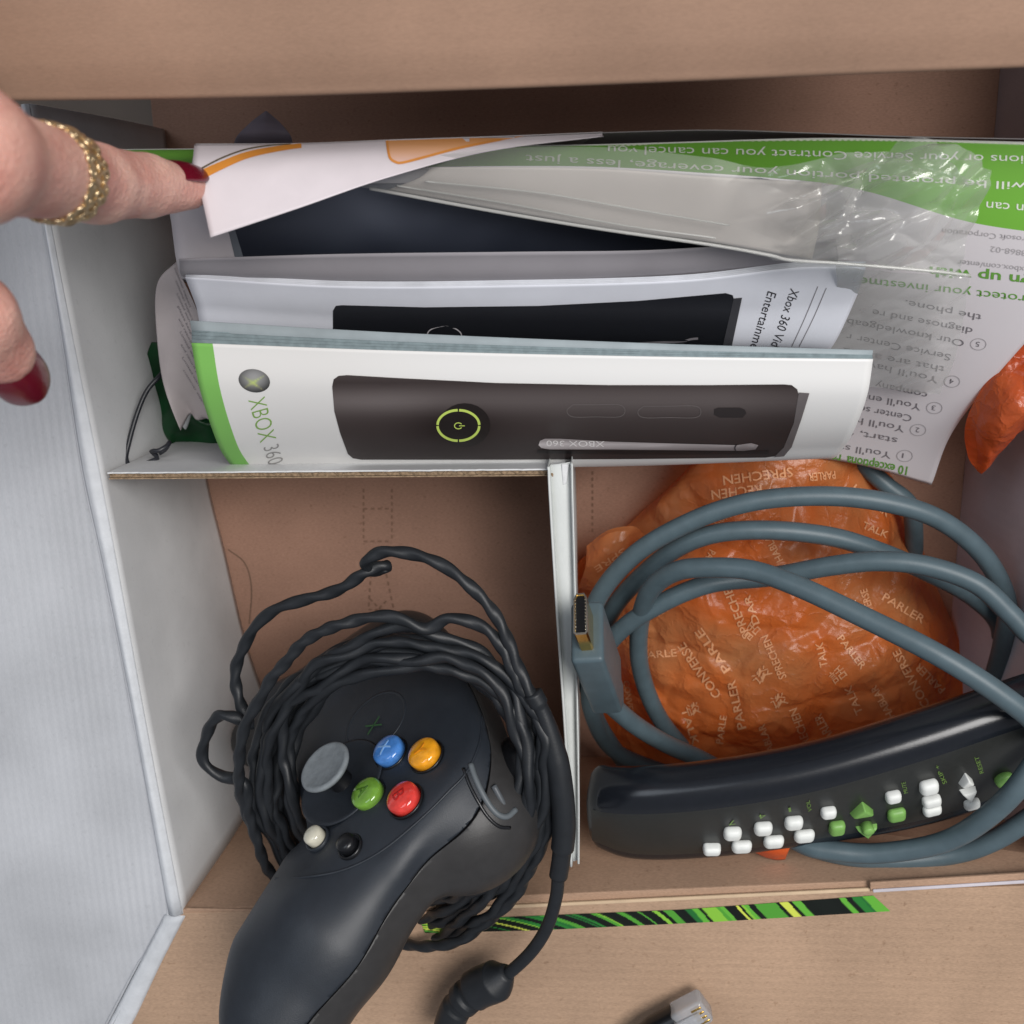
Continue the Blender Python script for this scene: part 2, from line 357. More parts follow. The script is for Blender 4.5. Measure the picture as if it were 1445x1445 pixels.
def flute(p,u,v):
    # the flutes of the board telegraph through the liner as shallow uneven ridges
    x=p[0]; a=.00005*math.sin(x*2*math.pi/.0031)*(0.5+noise.noise(Vector((p[0]*40,p[1]*25,0))))
    q=noise.noise(Vector((p[0]*18,p[1]*9,3.)))*.0008
    return p+np.array((0,0,a+q*min(1,v*4)))
sheet('left_flap',[Rl2,outer2,mid3,outer],M_white,ins,120,220,.003,world=True,fn=flute)
# its lower hem
hem=[[at(232,1292,.1002),at(196,1362,.1),at(150,1450,.0985),at(90,1560,.097)],[at(262,1292,.1002),at(226,1362,.1),at(184,1450,.0985),at(124,1560,.097)]]
sheet('hem',[[np.array(p) for p in hem[0]],[np.array((a+b)/2+Vector((0,0,.0012))) for a,b in zip(*hem)],[np.array(p) for p in hem[1]]],M_wedge,ins,24,6,.0022,world=True)
ribbonprint(fl,'cut_line',[(322,775),(346,795),(355,830),(352,880)],1.5,mat('faint_cut_line',(104,82,68),.8,.2),box,.0003)
# shelf: corrugated board standing on edge; its cut edge faces up
A=at(153,676,.1);B=at(797,671,.1); dx=(B-A); L=dx.length; dn=dx.normalized(); nb=Vector((-dn.y,dn.x,0))
def wall_board(p,q,ztop,off,th,m,name,par,jag=0):
    n=90 if jag else 1; V=[];Fc=[]
    for i in range(n+1):
        c=p+(q-p)*(i/n)+nb*off; j=(noise.noise(Vector((i*.9,off*900,2)))*jag)
        for zz,o2 in ((ztop+j,0),(ztop+j,th),(0,th),(0,0)): V.append(Vector((c.x,c.y,zz))+nb*o2)
        if i: Fc+=[((i-1)*4+k,(i-1)*4+(k+1)%4,i*4+(k+1)%4,i*4+k) for k in range(4)]
    Fc+=[(3,2,1,0),tuple(n*4+k for k in range(4))]
    o=obj(name,V,Fc,m,par); fixn(o); return o
sh=wall_board(A,B,.1,.0018,.0005,M_white2,'shelf_liner',ins,.0005)
wall_board(A,B,.0996,-.0002,.0004,M_edge,'shelf_liner',ins,.0004)
wall_board(A,B,.0988,.0003,.0012,M_edge,'shelf_core',ins,.0005)
V=[];Fc=[];n=340
for i in range(n+1):
    c=A+(B-A)*(i/n); w=math.sin(i/n*L/.0042*2*math.pi)*.0007+.001
    for zz in(.0994+noise.noise(Vector((i*.2,0,0)))*.0006,0):
        for o2 in(0,.00025): V.append(Vector((c.x,c.y,zz))+nb*(w+o2))
    if i: k=(i-1)*4; Fc+=[(k,k+1,k+5,k+4),(k,k+4,k+6,k+2),(k+1,k+3,k+7,k+5)]
obj('fluting',V,Fc,M_edge,ins)
# white back face of the shelf leans slightly: sheet just behind the liner
# upright divider
A2=[(775,655),(777,700),(786,850),(796,1000),(803,1120),(806,1213)]; B2=[(806,651),(807,700),(811,850),(814,1000),(816,1120),(816,1210)]
La=[np.array(at(x,y,.1)) for x,y in A2]; Lb=[np.array(at(x,y,.1)) for x,y in B2]
dv=[[p*np.array((1,1,0))+np.array((.0012,.0,.0)) for p in La],[p-np.array((0,0,.004)) for p in La],[p+np.array((.0004,0,0)) for p in La],[(p+q)/2+np.array((0,0,.0012)) for p,q in zip(La,Lb)],[p for p in Lb],[p-np.array((0,0,.004)) for p in Lb],[p*np.array((1,1,0)) for p in Lb]]
M_div=mat('white_divider_board',(206,209,207),.6,.3,.03,60,.2,900)
sheet('upright_divider',dv,M_div,ins,40,60,.0004,world=True)
# folded tongue where the shelf meets the divider
k0=at(797,672,.1015);k1=at(812,655,.1005)
slab('tongue',[at(776,668,.1012),at(800,664,.1012),at(799,686,.1008),at(790,692,.1008)],.0014,M_edge,ins)
slab('tongue',[at(792,655,.1022),at(803,655,.1022),at(800,682,.1018),at(794,686,.1018)],.001,M_white2,ins)
# ------------------------------------------------------------------ papers in the back compartment
M_ink=vcmat(); M_ink_gloss=vcmat('print_ink_gloss',.3)
M_grey_t=mat('grey_ink',(120,116,120),.5,.3,.02); M_green_t=mat('green_ink',(98,150,62),.5,.3,.02); M_white_t=mat('white_ink',(222,226,214),.5,.3,.02)
M_black_t=mat('black_ink',(50,48,52),.5,.3,.02); M_pale_t=mat('pale_grey_ink',(168,164,166),.5,.3,.02)
def down(row,dy,dz,z=None):
    o=[]
    for p in row:
        q=np.array(at(*p)) if len(p)==3 and not isinstance(p,np.ndarray) else np.array(p)
        o.append(q+np.array((0,dy,dz)) if z is None else np.array((q[0],q[1]+dy,z)))
    return o
def wr(row): return [W3(p) for p in row]
# service leaflet, green header over white
M_leaf=bands('leaflet_print',(200,200,200),1,[(0,(206,208,200)),(.006,(112,172,62)),(.25,(205,200,203))],.45)
leafR=[[(168,211,.115),(500,208,.115),(840,204,.115),(1160,195,.115),(1400,199,.115),(1590,205,.115)],
 [(164,236,.107),(500,240,.107),(840,247,.107),(1160,258,.107),(1380,316,.107),(1590,340,.107)],
 [(290,270,.060),(540,320,.078),(840,340,.082),(1120,400,.085),(1320,455,.088),(1452,480,.090)],
 [(294,300,.030),(560,400,.045),(840,480,.052),(1040,540,.058),(1230,568,.062),(1352,597,.064)],
 [(320,330,.008),(600,480,.02),(840,600,.03),(1010,642,.036),(1180,650,.040),(1312,683,.042)]]
def leafwave(p,u,v): return p+np.array((0,0,.0012*math.sin(u*9+v*5)*v+.0006*math.sin(v*17+u*3)*v))
leaf=sheet('service_leaflet',leafR,M_leaf,None,90,80,.0002,fn=leafwave)
tag(leaf,'green headed white service leaflet with upside down text behind the booklets','leaflet')
T=lambda s,p,q,h,m,o=leaf,**k: textprint(o,s,p,q,h,m,o,**k)
T('tions or your Service Contract you can cancel you',(1455,220),(858,205),12,M_white_t)
T('will be prorated portion your coverage, less a just',(1452,258),(742,218),11,M_white_t)
T('when can',(1490,292),(1392,284),13,M_white_t)
T('Microsoft Corporation',(1470,336),(1330,322),8,M_pale_t)
T('X808868-02',(1476,357),(1398,347),8,M_pale_t)
T('www.xbox.com/enter',(1480,380),(1352,366),8,M_pale_t)
T('Sign up with',(1478,392),(1312,376),14,M_green_t,bold=.02)
T('Protect your investment',(1462,418),(1190,388),12,M_green_t)
for s,p,q,n,w in (('the phone.',(1386,444),(1278,423),0,0),('diagnose and re',(1374,463),(1232,436),0,0),('Our knowledgeable',(1362,480),(1180,446),5,0),
    ('Service Center r',(1343,500),(1195,470),0,0),('that are availa',(1334,517),(1190,490),0,0),("You'll have",(1325,532),(1215,508),4,0),
    ('company',(1310,554),(1236,538),0,0),("You'll enjoy",(1300,570),(1200,552),3,0),('Center servi',(1288,586),(1195,568),0,0),("You'll have",(1277,601),(1180,583),2,0),
    ('start, fast',(1268,618),(1170,600),0,0),("You'll start",(1258,638),(1160,622),1,0)):
    T(s,p,q,9.5,M_grey_t)
    if n:
        d=np.array(p,float)-np.array(q); d/=np.linalg.norm(d); c=np.array(p)+d*19+(0,2)
        ribbonprint(leaf,'printed_ring',[(c[0]+11*math.cos(a_),c[1]+8*math.sin(a_)) for a_ in np.linspace(0,6.28,13)[:-1]],1,M_pale_t,leaf,closed=True)
        T(str(n),(c[0]+3,c[1]-3),(c[0]-3,c[1]-4),7,M_grey_t)
T('10 exceptional reasons',(1284,659),(1140,633),12,M_green_t,bold=.02)
# perforated top edge
ribbonprint(leaf,'torn_edge',[(860,206),(1000,199.5),(1160,197.5),(1300,199),(1445,203)],lambda t:1.2+.9*math.sin(t*420),mat('torn_white',(214,220,196),.7,.2),leaf,n=500)
rear=sheet('rear_leaf',[[(700,193,.119),(840,188,.119),(1000,184,.119),(1140,188,.118),(1300,194,.117),(1590,199,.117)],
 [(720,199,.112),(850,194,.112),(1000,189,.112),(1140,191,.112),(1300,196,.111),(1590,202,.111)],
 [(740,215,.09),(860,215,.09),(1000,215,.09),(1140,215,.09),(1300,220,.09),(1560,225,.09)],[(760,245,.03),(870,245,.03),(1000,245,.03),(1140,245,.03),(1300,250,.03),(1500,255,.03)]],
 mat('rear_leaf_paper',(150,146,146),.4,.5,.03),None,60,20)
tag(rear,'thin grey paper leaf whose edge arcs up behind the green header','paper')
# dark printed page
M_page=mat('white_page',(205,200,204),.4,.4,.02)
navy=sheet('console_brochure',[[(228,262,.121),(500,240,.124),(800,235,.124),(1000,245,.122),(1130,255,.120)],
 [(240,305,.116),(500,290,.116),(800,285,.116),(1000,290,.115),(1125,300,.114)],
 [(256,392,.101),(500,392,.099),(800,392,.099),(990,390,.099),(1110,388,.098)],
 [(292,400,.06),(520,400,.06),(800,400,.06),(970,400,.06),(1080,400,.06)],[(320,385,.01),(540,385,.01),(800,385,.01),(960,385,.01),(1060,385,.01)]],M_page,None,60,40)
tag(navy,'open brochure page with dark navy photo print behind the second booklet','brochure')
def nv(x,y):
    t=max(0,min(1,(y-265)/90)); g=math.exp(-((x-470)/170)**2)*(1-t)*34; n=noise.noise(Vector((x*.02,y*.03,0)))*5
    return (max(8,64-26*t+g+n),max(8,68-26*t+g+n),max(8,80-28*t+g+n))
polyprint(navy,'dark_photo_print',[(298,262),(1098,250),(1092,380),(342,380)],M_ink,navy,.00015,12,nv)
polyprint(navy,'photo_border',[(316,300),(324,298),(349,380),(336,380)],mat('blue_grey_ink',(112,118,126),.4,.3),navy,.00022,6)
# second booklet
bk2=thing('console_booklet','second booklet, black console print and sideways lettering, tucked behind the front one','booklet',at(740,420,.06))
M_cov=mat('booklet_cover',(214,216,224),.38,.45,.015); M_grey_page=mat('grey_page',(150,146,150),.4,.45,.05,40)
r=[[(252,366,.1185),(480,359,.1195),(720,356,.1195),(900,354,.119),(1030,347,.119),(1180,338,.119)],
   [(262,392,.107),(480,404,.107),(720,404,.107),(900,398,.107),(1030,388,.107),(1180,370,.107)]]
sheet('rear_cover',[wr(r[0]),wr(r[1]),down(r[1],.002,0,.07),down(r[1],.004,0,.02)],M_grey_page,bk2,60,30,world=True)
r=[[(261,391,.113),(480,404,.113),(720,403,.113),(960,396,.113),(1120,378,.1135),(1222,377,.113)],
   [(276,430,.106),(480,444,.105),(720,446,.105),(960,438,.105),(1110,430,.105),(1206,425,.105)],
   [(292,476,.094),(490,490,.092),(720,494,.092),(960,494,.092),(1090,493,.092),(1168,496,.092)]]
c2=sheet('cover',[wr(x) for x in r]+[down(r[2],.001,0,.06),down(r[2],.003,0,.015)],M_cov,bk2,70,50,world=True)
for k in range(3):
    sheet('page',[[p+np.array((0,.0005*(k+1),-.0005)) for p in wr(x)] for x in r]+[down(r[2],.001+.0005*k,0,.06)],mat('page_edge_white',(196,198,204),.5,.3),bk2,50,20,world=True)
def b2(x,y):
    t=(y-425)/70; s=math.exp(-((t-.15)/.2)**2)*16; return (20+s+6*(1-t),21+s+6*(1-t),25+s+7*(1-t))
polyprint(c2,'console_print',[(470,438),(474,431),(482,430),(600,433),(760,431),(900,424),(1024,413),(1034,416),(1036,424),(1022,492),(474,492),(470,470)],M_ink,c2,.0002,9,b2)
polyprint(c2,'console_side_print',[(1035,420),(1047,419),(1031,495),(1018,495)],mat('dark_grey_ink',(62,62,66),.4,.3),c2,.00035,9)
ribbonprint(c2,'power_ring_print',[(602,474),(606,466),(617,461),(630,460),(642,463),(650,469),(652,476)],1.6,M_pale_t,c2,.0002)
ribbonprint(c2,'tray_line_print',[(900,484),(960,481),(975,478),(985,477)],3,M_grey_t,c2,.0002)
T('Xbox 360 Video G',(1116,406),(1078,516),13,M_black_t,c2); T('Entertainment S',(1084,409),(1050,516),13,M_black_t,c2)
ribbonprint(c2,'ruled_line',[(1154,404),(1135,450),(1112,500)],1,M_grey_t,c2); ribbonprint(c2,'ruled_line',[(1166,406),(1147,450),(1122,500)],1,M_grey_t,c2)
# front booklet
bk1=thing('front_booklet','thick white booklet with green spine stripe, logo and console print, nearest the shelf','booklet',at(740,600,.05))
M_c1=bands('front_cover_print',(225,224,222),0,[(0,(126,186,94)),(.033,(226,225,223))],.36)
r=[[(270,484,.120),(560,495,.120),(900,503,.120),(1232,507,.120)],
   [(281,545,.1165),(560,549,.1165),(900,553,.1165),(1224,557,.1165)],
   [(298,602,.107),(565,601,.107),(900,600,.107),(1208,601,.107)],
   [(316,643,.094),(575,641,.094),(900,637,.094),(1192,630,.094)],
   [(340,663,.078),(590,661,.078),(900,657,.078),(1172,646,.080)]]
WR=[wr(x) for x in r]; L4=WR[-1]
c1=sheet('cover',WR+[[p+np.array((0,.005,-.022)) for p in L4],[p+np.array((0,.016,-.05)) for p in L4]],M_c1,bk1,90,70,.0003,world=True)
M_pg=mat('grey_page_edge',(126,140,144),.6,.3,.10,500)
for k in range(9):
    rr=[]
    for j,x in enumerate(WR):
        rr.append([p+np.array((0,(.0006+.00052*(k+1))*(1-.62*c/3),-.0004-.00012*k-.0002*(k%2))) for c,p in enumerate(x)])
    rr=[[p+np.array((0,.0016,-.0006))*max(0,j-1) for p in x] for j,x in enumerate(rr)]
    sheet('page',rr,M_pg,bk1,40,16,.00036,world=True)
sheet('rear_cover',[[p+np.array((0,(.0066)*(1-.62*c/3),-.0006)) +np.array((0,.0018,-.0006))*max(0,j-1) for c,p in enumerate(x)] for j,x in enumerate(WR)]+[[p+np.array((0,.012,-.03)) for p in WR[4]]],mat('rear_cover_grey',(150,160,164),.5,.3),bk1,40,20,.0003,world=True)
def face(x,y):
    t=(y-540)/105; s=(x-468)/660
    b=66+38*math.exp(-((t-.25)/.16)**2)*(.6+.5*math.exp(-((s-.12)/.2)**2))-26*max(0,t-.4)-14*math.exp(-((t)/.07)**2)
    b-=12*math.exp(-((x-640)/60)**2-((y-598)/34)**2)*2
    b-=14*max(0,(s-.85)/.15)
    return (b+4,b-4,b-5)
polyprint(c1,'console_print',[(469,545),(471,535),(478,530),(490,529),(560,533),(700,540),(860,543),(1000,543),(1106,542),(1117,543),(1125,549),(1127,558),(1122,590),(1112,620),(1103,636),(1094,643),(1080,645),(900,647),(700,648),(510,648),(498,646),(491,640),(480,610),(472,580)],M_ink,c1,.0002,7,face)
polyprint(c1,'console_side_print',[(1127,553),(1142,554),(1131,590),(1117,630),(1106,643),(1092,644),(1106,630),(1120,596)],mat('side_grey_ink',(104,98,98),.4,.3),c1,.0003,8)
polyprint(c1,'dark_disc_print',[(650+36*math.cos(a_)+6,599+31*math.sin(a_)) for a_ in np.linspace(0,6.28,25)[:-1]],mat('disc_ink',(42,37,36),.4,.3),c1,.0003,9)
M_lime=mat('lime_ink',(208,230,112),.4,.3,.02)
for a0,a1 in((2,88),(92,178),(182,268),(272,358)):
    ribbonprint(c1,'power_ring_print',[(647+29.5*math.cos(math.radians(a_)),599+21.5*math.sin(math.radians(a_))) for a_ in np.linspace(a0,a1,8)],3.5,M_lime,c1,.0004)
ribbonprint(c1,'power_sign_print',[(647+5.5*math.cos(math.radians(a_)),599.5+4.2*math.sin(math.radians(a_))) for a_ in np.linspace(35,325,10)],1.3,M_lime,c1,.0004)
ribbonprint(c1,'power_sign_print',[(648,599.5),(651,599.5),(656,599.5)],1.2,M_lime,c1,.0004)
def bar(x,y):
    t=(y-619)/15; s=(x-760)/310; b=162+60*math.exp(-((t-.55)/.25)**2)-50*s
    return (b+4,b-4,b-4)
polyprint(c1,'tray_bar_print',[(760,627),(762,621),(769,618),(790,618),(860,622),(960,625),(1040,627),(1060,624),(1070,627),(1066,633),(1050,635),(960,634),(860,633),(775,633),(764,631)],M_ink,c1,.0003,5,bar)
T('XBOX 360',(853,621),(771,620),8,mat('logo_grey_ink',(244,240,238),.4,.3),c1,eps=.00045); 
ribbonprint(c1,'tray_shadow_print',[(758,636),(860,637.5),(960,638),(1085,637)],4,mat('shadow_ink',(36,32,32),.4,.3),c1,.00035)
ribbonprint(c1,'tray_slit_print',[(1039,626),(1037,630),(1038,635)],1.4,M_black_t,c1,.00045)
M_faint=mat('faint_outline_ink',(108,101,100),.4,.3)
for x0,x1,y0,y1 in((800,882,570,587),(900,989,572,588)):
    h=(y1-y0)/2; P=[(x0+h,y0),((x0+x1)/2,y0),(x1-h,y0),(x1,y0+h),(x1-h,y1),((x0+x1)/2,y1),(x0+h,y1),(x0,y0+h)]
    ribbonprint(c1,'slot_outline_print',P,1.1,M_faint,c1,.00035,closed=True)
polyprint(c1,'sensor_print',[(1008,576),(1014,574),(1044,574),(1051,577),(1053,582),(1048,588),(1016,588),(1008,584)],mat('sensor_ink',(52,47,47),.4,.3),c1,.00035,8)
# round logo, with the cross of light
def orb(x,y):
    dx_=(x-359)/22; dy_=(y-538)/17; b=150-70*(dx_*dx_+dy_*dy_)+40*(-dy_)
    gx=abs(dy_-.2-dx_*.9)*abs(dy_+.1+(dx_-.15)*.8); g=math.exp(-gx*26)*math.exp(-((dx_-.15)**2+(dy_-.1)**2)*1.6)
    return (max(30,b*(1-g)+190*g),max(30,b*(1-g*.6)+150*g),max(30,b*(1-g)+120*g))
polyprint(c1,'logo_orb_print',[(359+22*math.cos(a_)+3*math.sin(a_),537+16.5*math.sin(a_)) for a_ in np.linspace(0,6.28,33)[:-1]],M_ink,c1,.00015,2.2,orb)
T('XBOX',(350,564),(367,625),25,mat('logo_green_ink',(132,172,84),.4,.3),c1,res=4,bold=-.012); T('360',(371,630),(379,657),23,mat('logo_silver_ink',(150,148,146),.4,.3),c1,res=4,bold=-.012)
# folded leaflet with the orange curve
fold=sheet('folded_leaflet',[[(274,204,.136),(420,203,.133),(560,198,.131),(700,194,.128),(850,188,.122)],
 [(273,232,.142),(420,222,.138),(560,211,.134),(700,202,.130),(850,190,.1225)],
 [(281,262,.146),(420,247,.141),(560,226,.136),(700,208,.131),(850,191,.1230)],
 [(297,335,.150),(420,294,.145),(545,251,.139),(690,213,.132),(852,192,.1232)]],mat('white_leaflet_paper',(214,206,210),.4,.4,.02),None,70,40)
tag(fold,'white leaflet with orange curve curling over under the fingertip','leaflet')
sheet('folded_under_page',[[(276,203,.1345),(420,202,.1315),(560,197,.1295),(700,193,.1265),(850,187,.1205)],[(272,246,.128),(420,230,.128),(560,215,.125),(700,200,.12),(850,190,.115)],
 [(300,280,.09),(440,260,.09),(560,240,.09),(700,225,.09),(850,215,.09)]],mat('leaflet_under_paper',(196,190,192),.4,.4),fold,40,12)
ribbonprint(fold,'orange_curve_print',[(279,250),(310,235),(350,219),(400,209),(440,205),(500,201)],lambda t:13*(1-t*.72),mat('orange_ink',(214,140,58),.4,.3,.05),fold)
ribbonprint(fold,'thin_curve_print',[(276,243),(310,225),(345,212),(380,206),(410,204)],lambda t:2.4-t,mat('olive_ink',(96,84,60),.4,.3),fold,.0002)
polyprint(fold,'orange_box_print',[(545,199),(545,205),(549,222),(556,229),(566,231),(640,211),(740,192.6)],vcmat(),fold,.00012,5,lambda x,y:(216,150+ (y-198)*1.0,90+(y-198)*2.6) )
ribbonprint(fold,'orange_box_outline',[(546,199),(548,214),(551,224),(558,229),(568,230),(600,222),(650,209),(720,195)],3.5,mat('orange_line_ink',(214,142,70),.4,.3),fold,.0002)
# receipt-like slip at the left, small triangle at the back
slip=sheet('folded_slip',[[(249,369,.100),(262,400,.098),(276,440,.096),(292,470,.094)],[(224,400,.092),(246,430,.09),(270,470,.088),(296,500,.086)],
 [(217,452,.085),(244,480,.082),(272,510,.080),(298,540,.078)],[(229,530,.076),(252,550,.074),(276,570,.072),(300,590,.07)],[(256,607,.070),(266,585,.068),(280,592,.066),(300,588,.064)]],
 mat('slip_paper',(176,168,168),.6,.3,.06,40),None,40,50,fn=lambda p,u,v:p+np.array((0,0,.0015*math.sin(u*7+v*9))))
tag(slip,'curled grey printed paper slip squeezed left of the booklets','paper')
rg=random.Random(5)
for k in range(9):
    y=400+k*18; T(rg.choice(['Limited warranty','and return policy','customer support','please keep safe']),(246+k*1.5,y-22),(268+k*3,y+34),3,M_grey_t,slip)
sheet('white_underside',[[(222,470,.078),(236,500,.075),(246,530,.072)],[(235,545,.07),(250,560,.066),(262,580,.062)],[(250,585,.062),(262,606,.06),(272,580,.058),][:3],],mat('slip_white',(200,204,206),.6,.3),slip,16,16)
tri=sheet('paper_corner',[[(374,157,.085),(375,156.5,.085),(377,157,.085)],[(352,174,.083),(376,172,.085),(398,176,.083)],[(332,197,.08),(374,197,.082),(412,197,.08)],[(330,225,.05),(374,225,.05),(412,225,.05)]],mat('pale_lilac_paper',(150,144,160),.6,.3,.06,80),None,16,24)
tag(tri,'small pale triangular paper corner sticking up behind the folded leaflet','paper')
g=sheet('green_film',[[(214,486,.05),(240,480,.05),(300,480,.05)],[(214,540,.045),(250,545,.05),(310,560,.045)],[(230,600,.042),(280,610,.05),(330,620,.042)],[(250,640,.03),(290,650,.03),(340,650,.03)]],
 mat('dark_green_film',(8,60,28),.35,.4,.3,80),None,40,40,fn=lambda p,u,v:p+np.array(noise.noise_vector(Vector(p*90)))*.004)
tag(g,'crumpled dark green film lying under the grey paper slip','film')
w=tube('wire_tie',[at(*p) for p in((236,518,.06),(226,530,.066),(207,552,.07),(192,588,.074),(180,632,.078),(178,648,.080),(185,657,.081),(205,654,.08),(222,646,.079),(214,637,.081),(224,636,.082),(236,629,.08),(239,624,.078),(233,634,.079),(224,640,.08))],.00085,mat('black_wire',(34,36,42),.4,.5),None,10)
tag(w,'short black wire tie standing against the white left wall','wire')
# clear film bag
def clearmat(name='clear_film',white=.20,rough=.24,gl_=1):
    m=bpy.data.materials.new(name); m.use_nodes=True; nt=m.node_tree; nt.nodes.clear()
    out=nt.nodes.new('ShaderNodeOutputMaterial'); tr=nt.nodes.new('ShaderNodeBsdfTransparent'); gl=nt.nodes.new('ShaderNodeBsdfGlossy'); df=nt.nodes.new('ShaderNodeBsdfDiffuse'); tl=nt.nodes.new('ShaderNodeBsdfTranslucent')
    tr.inputs[0].default_value=(.93,.94,.93,1); gl.inputs['Roughness'].default_value=rough; gl.inputs[0].default_value=(1,1,.97,1); df.inputs[0].default_value=(.74,.73,.71,1); tl.inputs[0].default_value=(.75,.76,.73,1)
    fr=nt.nodes.new('ShaderNodeLayerWeight'); fr.inputs[0].default_value=.35
    a=nt.nodes.new('ShaderNodeMixShader'); b=nt.nodes.new('ShaderNodeMixShader'); c=nt.nodes.new('ShaderNodeMixShader'); c.inputs[0].default_value=.3
    nt.links.new(df.outputs[0],c.inputs[1]); nt.links.new(tl.outputs[0],c.inputs[2])
    mm=nt.nodes.new('ShaderNodeMath'); mm.operation='MULTIPLY_ADD'; nt.links.new(fr.outputs['Facing'],mm.inputs[0]); mm.inputs[1].default_value=.35; mm.inputs[2].default_value=white
    nt.links.new(mm.outputs[0],a.inputs[0]); nt.links.new(tr.outputs[0],a.inputs[1]); nt.links.new(c.outputs[0],a.inputs[2])
    m2=nt.nodes.new('ShaderNodeMath'); m2.operation='MULTIPLY_ADD'; nt.links.new(fr.outputs['Fresnel'],m2.inputs[0]); m2.inputs[1].default_value=.55*gl_; m2.inputs[2].default_value=.03*gl_
    nt.links.new(m2.outputs[0],b.inputs[0]); nt.links.new(a.outputs[0],b.inputs[1]); nt.links.new(gl.outputs[0],b.inputs[2]); nt.links.new(b.outputs[0],out.inputs[0])
    return m
MC=clearmat(rough=.11)
def crease(q):
    d=noise.voronoi(q)[0]; return min(1,(d[1]-d[0])*2.2)
def crinkle(s,amp,k0,k1):
    ca,sa=math.cos(.42),math.sin(.42)
    def f(p,u,v):
        w=min(1,max(0,(u-k0)/(k1-k0))); q=Vector((p[0]*ca+p[1]*sa,-p[0]*sa+p[1]*ca,s))
        a=crease(Vector((q.x*30,q.y*85,s)))*.55+crease(Vector((q.x*75+3,q.y*150,s)))*.25+noise.noise(Vector((q.x*22,q.y*60,s+4)))*.9
        lw=noise.noise(Vector((p[0]*14,p[1]*120,s)))*.0007
        return p+np.array((0,.25,1))*((a-.5)*amp*w+lw)
    return f
bag=thing('clear_plastic_bag','crinkled clear plastic bag draped over the booklets and the green header','bag',at(1150,300,.12))
sheet('upper_film',[[(440,262,.1275),(640,216,.1345),(840,207,.134),(1000,222,.134),(1100,236,.136),(1180,222,.137),(1260,204,.138),(1345,200,.138),(1392,246,.136)],
 [(470,262,.1272),(660,245,.134),(840,245,.134),(1000,262,.134),(1100,278,.136),(1180,275,.138),(1260,262,.139),(1335,258,.139),(1388,282,.136)],
 [(500,263,.1268),(680,272,.132),(840,286,.132),(1000,305,.132),(1100,322,.134),(1180,326,.136),(1260,325,.136),(1325,328,.136),(1376,340,.134)],
 [(522,266,.1262),(690,297,.128),(840,322,.128),(1000,345,.128),(1110,366,.129),(1190,370,.130),(1262,376,.130),(1320,380,.130),(1369,387,.129)]],clearmat('smooth_film',.16,.42,.3),bag,220,110,.0,fn=crinkle(1,.0100,.38,.62))
uf=bpy.data.objects['upper_film']; uf.data.materials.append(MC)
for k_,p_ in enumerate(uf.data.polygons):
    if (k_%220)/220+noise.noise(Vector((k_//220*.06,0,0)))*.12>.52: p_.material_index=1
bp_=sheet('paper_slip',[[(610,236,.1322),(840,238,.1325),(1000,249,.1325),(1160,258,.133)],[(590,252,.1305),(840,278,.129),(1000,300,.1285),(1156,318,.129)],[(548,268,.127),(840,319,.1262),(1000,341,.126),(1146,366,.127)]],mat('beige_slip_paper',(188,180,176),.5,.3,.05,30),bag,50,20)
ribbon_seam=tube('sealed_seam',[at(*p) for p in((522,266,.1266),(690,297,.1284),(840,322,.1284),(1000,345,.1284),(1085,360,.129),(1115,367,.1296),(1190,372,.1304),(1262,378,.1304),(1320,383,.1304),(1369,389,.1294))],.00045,clearmat('film_seam',.5),bag,8)
for P5 in ([(600,256,.1318),(760,272,.1312),(900,296,.1306),(1030,318,.131)],[(560,262,.1296),(720,288,.1288),(880,318,.1286),(1010,336,.1290)]):
    tube('fold_crease',[at(*p) for p in P5],.00028,bpy.data.materials['film_seam'],bag,6)
sheet('hanging_film',[[(1180,374,.118),(1240,382,.114),(1300,385,.112),(1371,389,.112)],[(1180,430,.102),(1240,440,.102),(1300,445,.102),(1360,450,.101)],[(1170,500,.09),(1230,500,.09),(1290,505,.09),(1346,510,.089)],[(1160,545,.08),(1220,545,.08),(1280,552,.079),(1328,556,.079)]],clearmat('clear_film_lower',.22),bag,90,90,0,fn=crinkle(7,.003,-.4,.1))
sheet('upper_tail',[[(1268,198,.136),(1290,194,.138),(1325,196,.137)],[(1250,215,.134),(1290,215,.137),(1345,222,.135)],[(1190,240,.132),(1280,245,.134),(1372,262,.132)]],clearmat('clear_film_tail',.2,.1),bag,90,60,0,fn=crinkle(13,.006,-.5,0))
